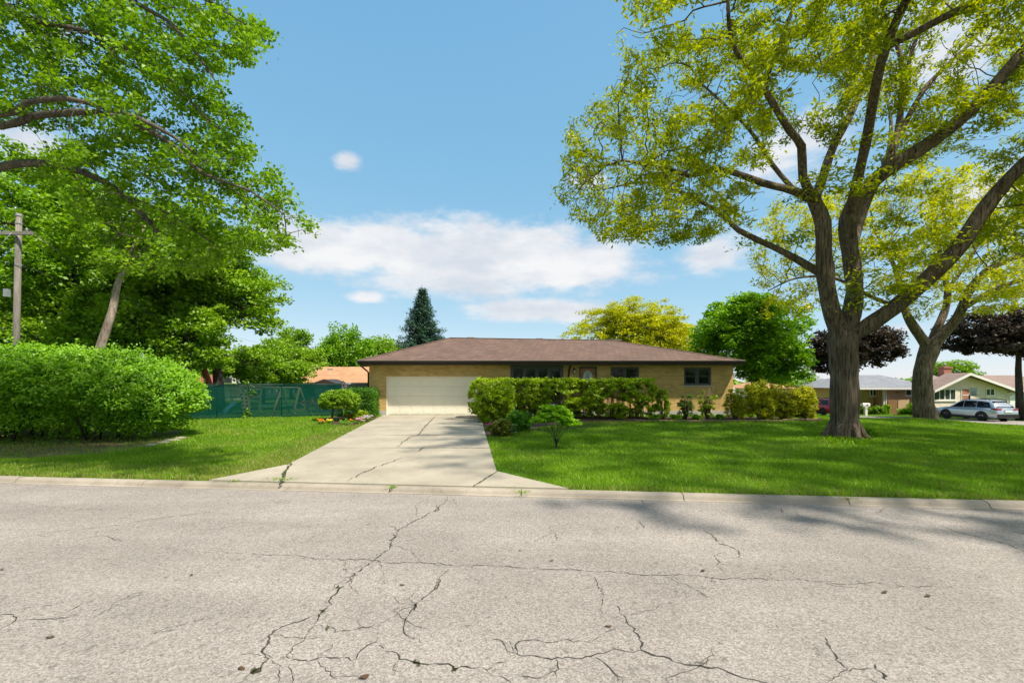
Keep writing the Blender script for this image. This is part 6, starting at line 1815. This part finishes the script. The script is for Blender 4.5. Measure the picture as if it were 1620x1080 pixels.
# ------------------------------------------------------------------ cars
def build_car(name, label, origin, heading, paint, suv=True):
    """car built facing +x, then turned; origin on the road at the middle of the wheelbase"""
    t = empty(name, label, 'car')
    L0, L1 = -2.43, 2.43
    xf = Matrix.Translation(Vector(origin)) @ Matrix.Rotation(heading, 4, 'Z')
    def sec(x, zb, zt, hw, tuck=.06):
        """half-symmetric ring at station x"""
        p = [(hw * .84, zb), (hw * .97, zb + .12), (hw, zb + (zt - zb) * .45), (hw * .985, zb + (zt - zb) * .75), (hw * .93, zt - .03), (hw * .82, zt)]
        return [(x, y, z) for y, z in p] + [(x, -y, z) for y, z in reversed(p)]
    st = [(-2.42, .52, .86, .76), (-2.36, .38, 1.00, .86), (-2.15, .30, 1.06, .92), (-1.6, .27, 1.06, .935), (-.8, .25, 1.04, .94), (0, .25, 1.03, .94), (.8, .25, 1.02, .94), (1.15, .25, 1.03, .94), (1.6, .27, .99, .93), (2.05, .30, .93, .90), (2.3, .36, .85, .83), (2.41, .45, .74, .70)]
    m = MB(); rings = [sec(*s) for s in st]; k = len(rings[0])
    m.add([p for r_ in rings for p in r_], [(i * k + j, i * k + (j + 1) % k, (i + 1) * k + (j + 1) % k, (i + 1) * k + j) for i in range(len(rings) - 1) for j in range(k)] + [tuple(range(k - 1, -1, -1)), tuple((len(rings) - 1) * k + j for j in range(k))], True)
    m.build('body', paint, t, xf)
    # greenhouse: stations along the roof line
    gs = [(-2.26, 1.04, 1.08, .80, .80), (-2.02, 1.04, 1.40, .80, .66), (-1.72, 1.04, 1.60, .81, .61), (-1.2, 1.04, 1.645, .82, .62), (-.4, 1.03, 1.66, .82, .63), (.25, 1.02, 1.63, .82, .62), (.72, 1.01, 1.40, .82, .66), (1.22, 1.00, 1.03, .80, .78)]
    def gring(x, zb, zt, wb, wt):
        p = [(wb, zb), (wt + .035, zt - .09), (wt - .02, zt - .02), (wt * .6, zt)]
        return [(x, y, z) for y, z in p] + [(x, -y, z) for y, z in reversed(p)]
    m = MB(); rings = [gring(*s) for s in gs]; k = 8
    m.add([p for r_ in rings for p in r_], [(i * k + j, i * k + j + 1, (i + 1) * k + j + 1, (i + 1) * k + j) for i in range(len(rings) - 1) for j in range(k - 1)] + [tuple(range(k - 1, -1, -1)), tuple((len(rings) - 1) * k + j for j in range(k))], True)
    m.build('cabin', paint, t, xf)
    def gp(x, f, side, off=.006):
        """point on the cabin side at station x, fraction f of the glass height"""
        xs = [s[0] for s in gs]
        zb, zt, wb, wt = (float(np.interp(x, xs, [s[q] for s in gs])) for q in (1, 2, 3, 4))
        z1 = zt - .10; y1 = wt + .035
        return (x, side * (wb + (y1 - wb) * f + off), zb + (z1 - zb) * f)
    for sd in (1, -1):
        for (a, b, a2, b2) in ((1.02, .12, .62, .12), (.05, -.85, .05, -.85), (-.92, -1.95, -.92, -1.70)):
            m = MB(); n = 5; vs = []
            for i in range(n + 1):
                s = i / n; vs += [gp(a + (b - a) * s, .06, sd), gp(a2 + (b2 - a2) * s, .97, sd)]
            m.add(vs, [(2 * i, 2 * i + 1, 2 * i + 3, 2 * i + 2) for i in range(n)], True); m.build('side_window', 'car_glass', t, xf)
    def band(nm, mat, x0, z0, w0, x1, z1, w1, off):
        m = MB(); d = Vector((-(z1 - z0), 0, x1 - x0)).normalized(); d = d if d.z > 0 else -d
        P = [Vector((x0, -w0, z0)), Vector((x0, w0, z0)), Vector((x1, w1, z1)), Vector((x1, -w1, z1))]
        m.extr([p + d * off for p in P], d * .006); return m.build(nm, mat, t, xf)
    band('rear_window', 'car_glass', -2.235, 1.10, .72, -1.80, 1.555, .57, .012)
    band('windscreen', 'car_glass', 1.18, 1.06, .72, .34, 1.585, .57, .014)
    # cladding, arches, wheels
    for sd in (1, -1):
        m = MB(); m.box(-1.0, 1.0, sd * .935 - .02, sd * .935 + .02, .24, .40); m.build('side_skirt', 'cladding', t, xf)
        for wxx in (-1.37, 1.37):
            m = MB(); n = 14; vs = []
            for i in range(n + 1):
                a = math.pi * (-.06 + 1.12 * i / n)
                for r_, yy in ((.36, .90), (.36, .962), (.455, .962), (.475, .93)): vs.append((wxx + r_ * math.cos(a), sd * yy, .36 + r_ * math.sin(a)))
            m.add(vs, [(4 * i + j, 4 * i + j + 1, 4 * i + j + 5, 4 * i + j + 4) for i in range(n) for j in range(3)]); m.build('wheel_arch', 'cladding', t, xf)
            m = MB(); m.lathe([(.001, .05), (.2, .05), (.2, .0), (.24, -.0), (.35, .02), (.365, .06), (.365, .18), (.34, .22)], (wxx, sd * .955 if sd < 0 else sd * .955 - .22 + .22, .365), 20, 'Y') if sd < 0 else m.lathe([(.34, -.22), (.365, -.18), (.365, -.06), (.35, -.02), (.24, 0), (.2, 0), (.2, -.05), (.001, -.05)], (wxx, sd * .955, .365), 20, 'Y')
            w = m.build('wheel', 'tyre', t, xf)
            m = MB(); yo = sd * .952
            for q in range(5):
                a = 2 * math.pi * q / 5 + .3; m.tube([(wxx, yo, .365), (wxx + .2 * math.cos(a), yo, .365 + .2 * math.sin(a))], [.035, .022], 5)
            m.tube([(wxx + .21 * math.cos(2 * math.pi * q / 18), yo, .365 + .21 * math.sin(2 * math.pi * q / 18)) for q in range(19)], .018, 5, False)
            m.build('rim', 'alloy_dark', w, xf)
        m = MB(); m.tube([(-1.75, sd * .60, 1.655), (-1.55, sd * .60, 1.705), (.0, sd * .61, 1.715), (.2, sd * .6, 1.66)], .022, 6); m.build('roof_rail', 'cladding', t, xf)
        m = MB(); m.extr([(-2.43, sd * .46, .96), (-2.39, sd * .80, .95), (-2.05, sd * .945, .98), (-2.05, sd * .945, 1.07), (-2.36, sd * .82, 1.08), (-2.40, sd * .46, 1.04)], (-.012, sd * .012, 0)); m.build('tail_lamp', 'tail_red', t, xf)
        m = MB(); m.blob((.78, sd * 1.0, 1.1), (.06, .09, .06), 8, 5, .03); m.build('wing_mirror', paint, t, xf)
        for q in (-.35, .55):
            m = MB(); m.box(q - .1, q + .1, sd * .945 - .012, sd * .945 + .012, .86, .89); m.build('door_handle', paint, t, xf)
        m = MB(); m.extr([(2.30, sd * .55, .70), (2.12, sd * .88, .72), (2.05, sd * .905, .82), (2.26, sd * .6, .80)], (.03, sd * .015, 0)); m.build('head_lamp', 'plate_white', t, xf)
    m = MB(); m.extr([(-2.40, -.86, .34), (-2.40, .86, .34), (-2.44, .80, .62), (-2.44, -.80, .62)], (-.03, 0, 0)); m.build('rear_bumper', 'cladding', t, xf)
    m = MB(); m.box(-2.462, -2.432, -.27, .27, .78, .93); m.build('number_plate', 'plate_white', t, xf)
    m = MB(); m.box(-2.452, -2.428, -.36, .36, .945, .965); m.build('tailgate_trim', 'chrome', t, xf)
    m = MB(); m.box(2.37, 2.43, -.45, .45, .5, .66); m.build('grille', 'cladding', t, xf)
    m = MB(); m.box(-.9, -.82, -.0, .06, 1.66, 1.72); m.build('antenna', 'cladding', t, xf)
    return t
cyy = 36.2; cxx = 36.75
zc = float(terrain(cxx, cyy)) + .055
build_car('parked_car', 'silver blue wagon car parked on the side street at the right', (cxx, cyy, zc), math.radians(92), 'car_silver')
gx = at(1311, 655, 46); zg = float(terrain(gx.x, 46)) + .055
build_car('parked_car', 'red car half hidden behind the huge trunk and yellow shrub', (gx.x, 47.2, zg), math.radians(96), 'car_red')

# ------------------------------------------------------------------ poles and wires
def build_pole(label, px, top, Y, r, lean=0, arm=None):
    t = empty('utility_pole', label, 'utility pole')
    b = gb(px, Y); e = at(px + lean, top, Y)
    MB().tube([(b[0], Y, b[2] - .2), ((b[0] + e.x) / 2, Y, e.z / 2), (e.x, Y, e.z)], [r * 1.1, r, r * .85], 10).build('pole', 'pole_wood', t)
    return t, e
t, e = build_pole('weathered wooden utility pole rising behind the round shrub', 23, 338, 18.0, .108, 7)
za = CAMZ - (371 - HY) / F * 18
m = MB(); m.box(e.x - 2.2, e.x + .72, 17.78, 17.86, za - .07, za + .06); arm = m.build('crossarm', 'pole_wood', t)
for x in (e.x - 1.2, e.x + .5):
    MB().lathe([(.02, 0), (.05, .03), (.03, .06), (.055, .09), (.0, .14)], (x, 17.82, za + .06), 8).build('insulator', 'galvanised', arm)
m = MB(); m.tube([(e.x - .02, 17.76, za), (e.x - .55, 17.76, za - .6)], .015, 5); m.tube([(e.x + .1, 17.76, za + .9), (e.x + .1, 17.8, za + 1.0)], .03, 6); m.build('brace', 'galvanised', t)
m = MB(); m.box(e.x - .3, e.x - .16, 17.7, 17.85, za - 2.5, za - 2.2); m.build('junction_box', 'galvanised', t)
m = MB()
for zz_ in (za + .75, za + .45, za - 1.2): m.lathe([(.118, -.02), (.118, .02)], (e.x, 18, zz_), 10)
m.build('band', 'galvanised', t)
t2, e2 = build_pole('distant grey utility pole above the tan garage roof', 553, 552, 60.0, .16)
m = MB(); m.box(e2.x - 1.0, e2.x + .3, 59.8, 59.88, e2.z - .35, e2.z - .2); m.build('crossarm', 'pole_wood', t2)
m = MB(); m.lathe([(.0, .5), (.25, .45), (.27, .3), (.27, -.4), (.0, -.45)], (e2.x + .45, 59.7, e2.z - 1.3), 10); m.build('transformer', 'galvanised', t2)
m = MB(); m.box(e2.x + .3, e2.x + .65, 59.4, 59.42, e2.z - 1.6, e2.z - 1.1); m.build('warning_plate', 'tail_red', t2)
def wire(label, a, b, sag, r=.012):
    a, b = Vector(a), Vector(b); n = 16
    P = [a.lerp(b, k / n) - Vector((0, 0, sag * 4 * (k / n) * (1 - k / n))) for k in range(n + 1)]
    tag(MB().tube(P, r, 5).build('overhead_wire', 'grey_trim'), label, 'wire', 'overhead wires at the left')
wire('thick overhead wire sloping down to the tan roofed garage', (e.x + .5, 17.82, za + .2), at(462, 598, 32.2), .9, .013)
wire('thin overhead wire running above the fence to the far pole', (e.x + .1, 17.9, za - 1.2), (e2.x - .9, 59.8, e2.z - .2), 1.2, .006)

# ------------------------------------------------------------------ distant tree line that closes the horizon
def build_treeline():
    P = []
    rg = np.random.default_rng(5)
    for (x0, x1, Y, h, n) in ((-140, -16, 75, 6.5, 46), (-20, 30, 95, 5.0, 20), (30, 160, 110, 4.2, 44), (-160, -60, 40, 7, 22), (-90, 90, -38, 8.5, 40)):  # last row is unseen, added behind the camera to darken window reflections
        for k in range(n):
            x = x0 + (x1 - x0) * (k + rg.uniform(.1, .9)) / n; y = Y + rg.uniform(-8, 8); hh = h * rg.uniform(.6, 1.1)
            z = float(terrain(x, y))
            P.append(clump_points([(x, y, z + hh * .55, hh * .55, hh * .5, hh * .5)], 44, 9, 1.0, .7, .7, -.9))
    V, Q = leaf_arrays(np.vstack(P), .95, .7)
    o = add_obj('tree_line', np_mesh('tree_line', V, Q), None, 'leaf_mid'); tag(o, 'far off belts of green trees behind the houses and, unseen, behind the camera', 'trees', kind='stuff')
build_treeline()

# ------------------------------------------------------------------ grass
def in_poly(x, y, poly):
    c = np.zeros(len(x), bool); n = len(poly)
    for i in range(n):
        (x1, y1), (x2, y2) = poly[i], poly[(i + 1) % n]
        h = ((y1 > y) != (y2 > y)) & (x < (x2 - x1) * (y - y1) / (y2 - y1 + 1e-12) + x1); c ^= h
    return c
def build_grass():
    PX, PY, HH, DRY = [], [], [], []
    def fill(x0, x1, y0, y1, dens, h):
        n = int((x1 - x0) * (y1 - y0) * dens); x = RNG.uniform(x0, x1, n); y = RNG.uniform(y0, y1, n)
        u, v = uv(x, y)
        ok = (v > .14) & (np.abs(x) < 1.16 * y + 2.5)
        ok &= ~in_poly(x, y, DRIVE_POLY) & ~in_poly(x, y, BED1) & ~in_poly(x, y, BED2)
        s = in_poly(x, y, SOIL); ok &= ~s | (RNG.random(n) < .25)
        ok &= ~((x > WL - .1) & (x < WR + .1) & (y > wallY - .2))
        ok &= ~in_poly(x, y, STREET_POLY)
        ok &= np.hypot(x - LOC.x, y - LOC.y) > .62
        x, y = x[ok], y[ok]
        PX.append(x); PY.append(y); HH.append(np.full(len(x), h))
    fill(-18, 34, 7, 12.5, 1700, .075); fill(-22, 34, 12.5, 17, 900, .085); fill(-24, 36, 17, 25, 420, .10); fill(11, 34, 25, 36, 170, .13); fill(38.5, 60, 40, 56, 60, .16)
    x, y, h = np.concatenate(PX), np.concatenate(PY), np.concatenate(HH)
    n = len(x); print('grass blades', n)
    # taller along kerb and driveway edges, patchy elsewhere
    patch = .8 + .25 * np.sin(x * 1.3 + 2 * np.sin(y * .7)) * np.sin(y * 1.7 + np.sin(x)) + RNG.normal(0, .18, n)
    u, v = uv(x, y)
    patch *= 1 + .9 * (v < .32) * RNG.random(n)
    h = h * np.clip(patch, .35, 1.6)
    z = terrain(x, y)
    a = RNG.uniform(0, 2 * np.pi, n); w = .0055 + .05 * np.maximum(0, h - .06) * .6 + .00025 * y
    ln = RNG.normal(0, .45, size=(n, 2)) * h[:, None]
    V = np.empty((n, 3, 3), np.float32)
    V[:, 0] = np.stack([x - w * np.cos(a), y - w * np.sin(a), z - .01], 1)
    V[:, 1] = np.stack([x + w * np.cos(a), y + w * np.sin(a), z - .01], 1)
    V[:, 2] = np.stack([x + ln[:, 0], y + ln[:, 1], z + h], 1)
    # dry, thin strip along the kerb and driveway on the left lawn
    pn = np.sin(x * .9 + 1.7 * np.sin(y * .6 + 1)) * np.sin(y * 1.1 + 1.3 * np.sin(x * .5)) + .5 * np.sin(x * 2.7 + y * 1.9) * np.sin(y * 3.1 - x)
    dry = (x < -1) & (((v < 1.5) & (RNG.random(n) < .30)) | (RNG.random(n) < np.clip(.07 + .22 * (pn > .45), 0, 1)))
    dry |= (x >= -1) & (RNG.random(n) < np.clip(.05 + .16 * (pn > .5), 0, 1))
    dry |= (v < .35) & (RNG.random(n) < .4)
    q = np.array(DRIVE_POLY[1]); q0 = np.array(DRIVE_POLY[0])
    lx_ = q[0] + (y - q[1]) * (q0[0] - q[0]) / (q0[1] - q[1])
    dry |= (x < lx_) & (x > lx_ - 1.1) & (RNG.random(n) < .5) & (y < 20)
    dry |= (v < 2.2) & (u > 4) & (u < 9.6) & (RNG.random(n) < .35)
    for nm, mk, mat, lab in (('lawn_grass', ~dry, 'grass_blade', 'short mown green grass of the lawns'), ('dry_grass', dry, 'grass_dry', 'yellowed dry grass along the left kerb and driveway edge')):
        T = V[mk].reshape(-1, 3); Q = np.arange(len(T), dtype=np.int32).reshape(-1, 3)
        tag(add_obj(nm, np_mesh(nm, T, Q), None, mat), lab, 'grass', kind='stuff')
build_grass()
tot = sum(sum(len(p.vertices) - 2 for p in o.data.polygons) if len(o.data.polygons) < 5000 else len(o.data.polygons) * (o.data.polygons[0].loop_total - 2) for o in S.objects if o.type == 'MESH')
print('TRIANGLES', tot)
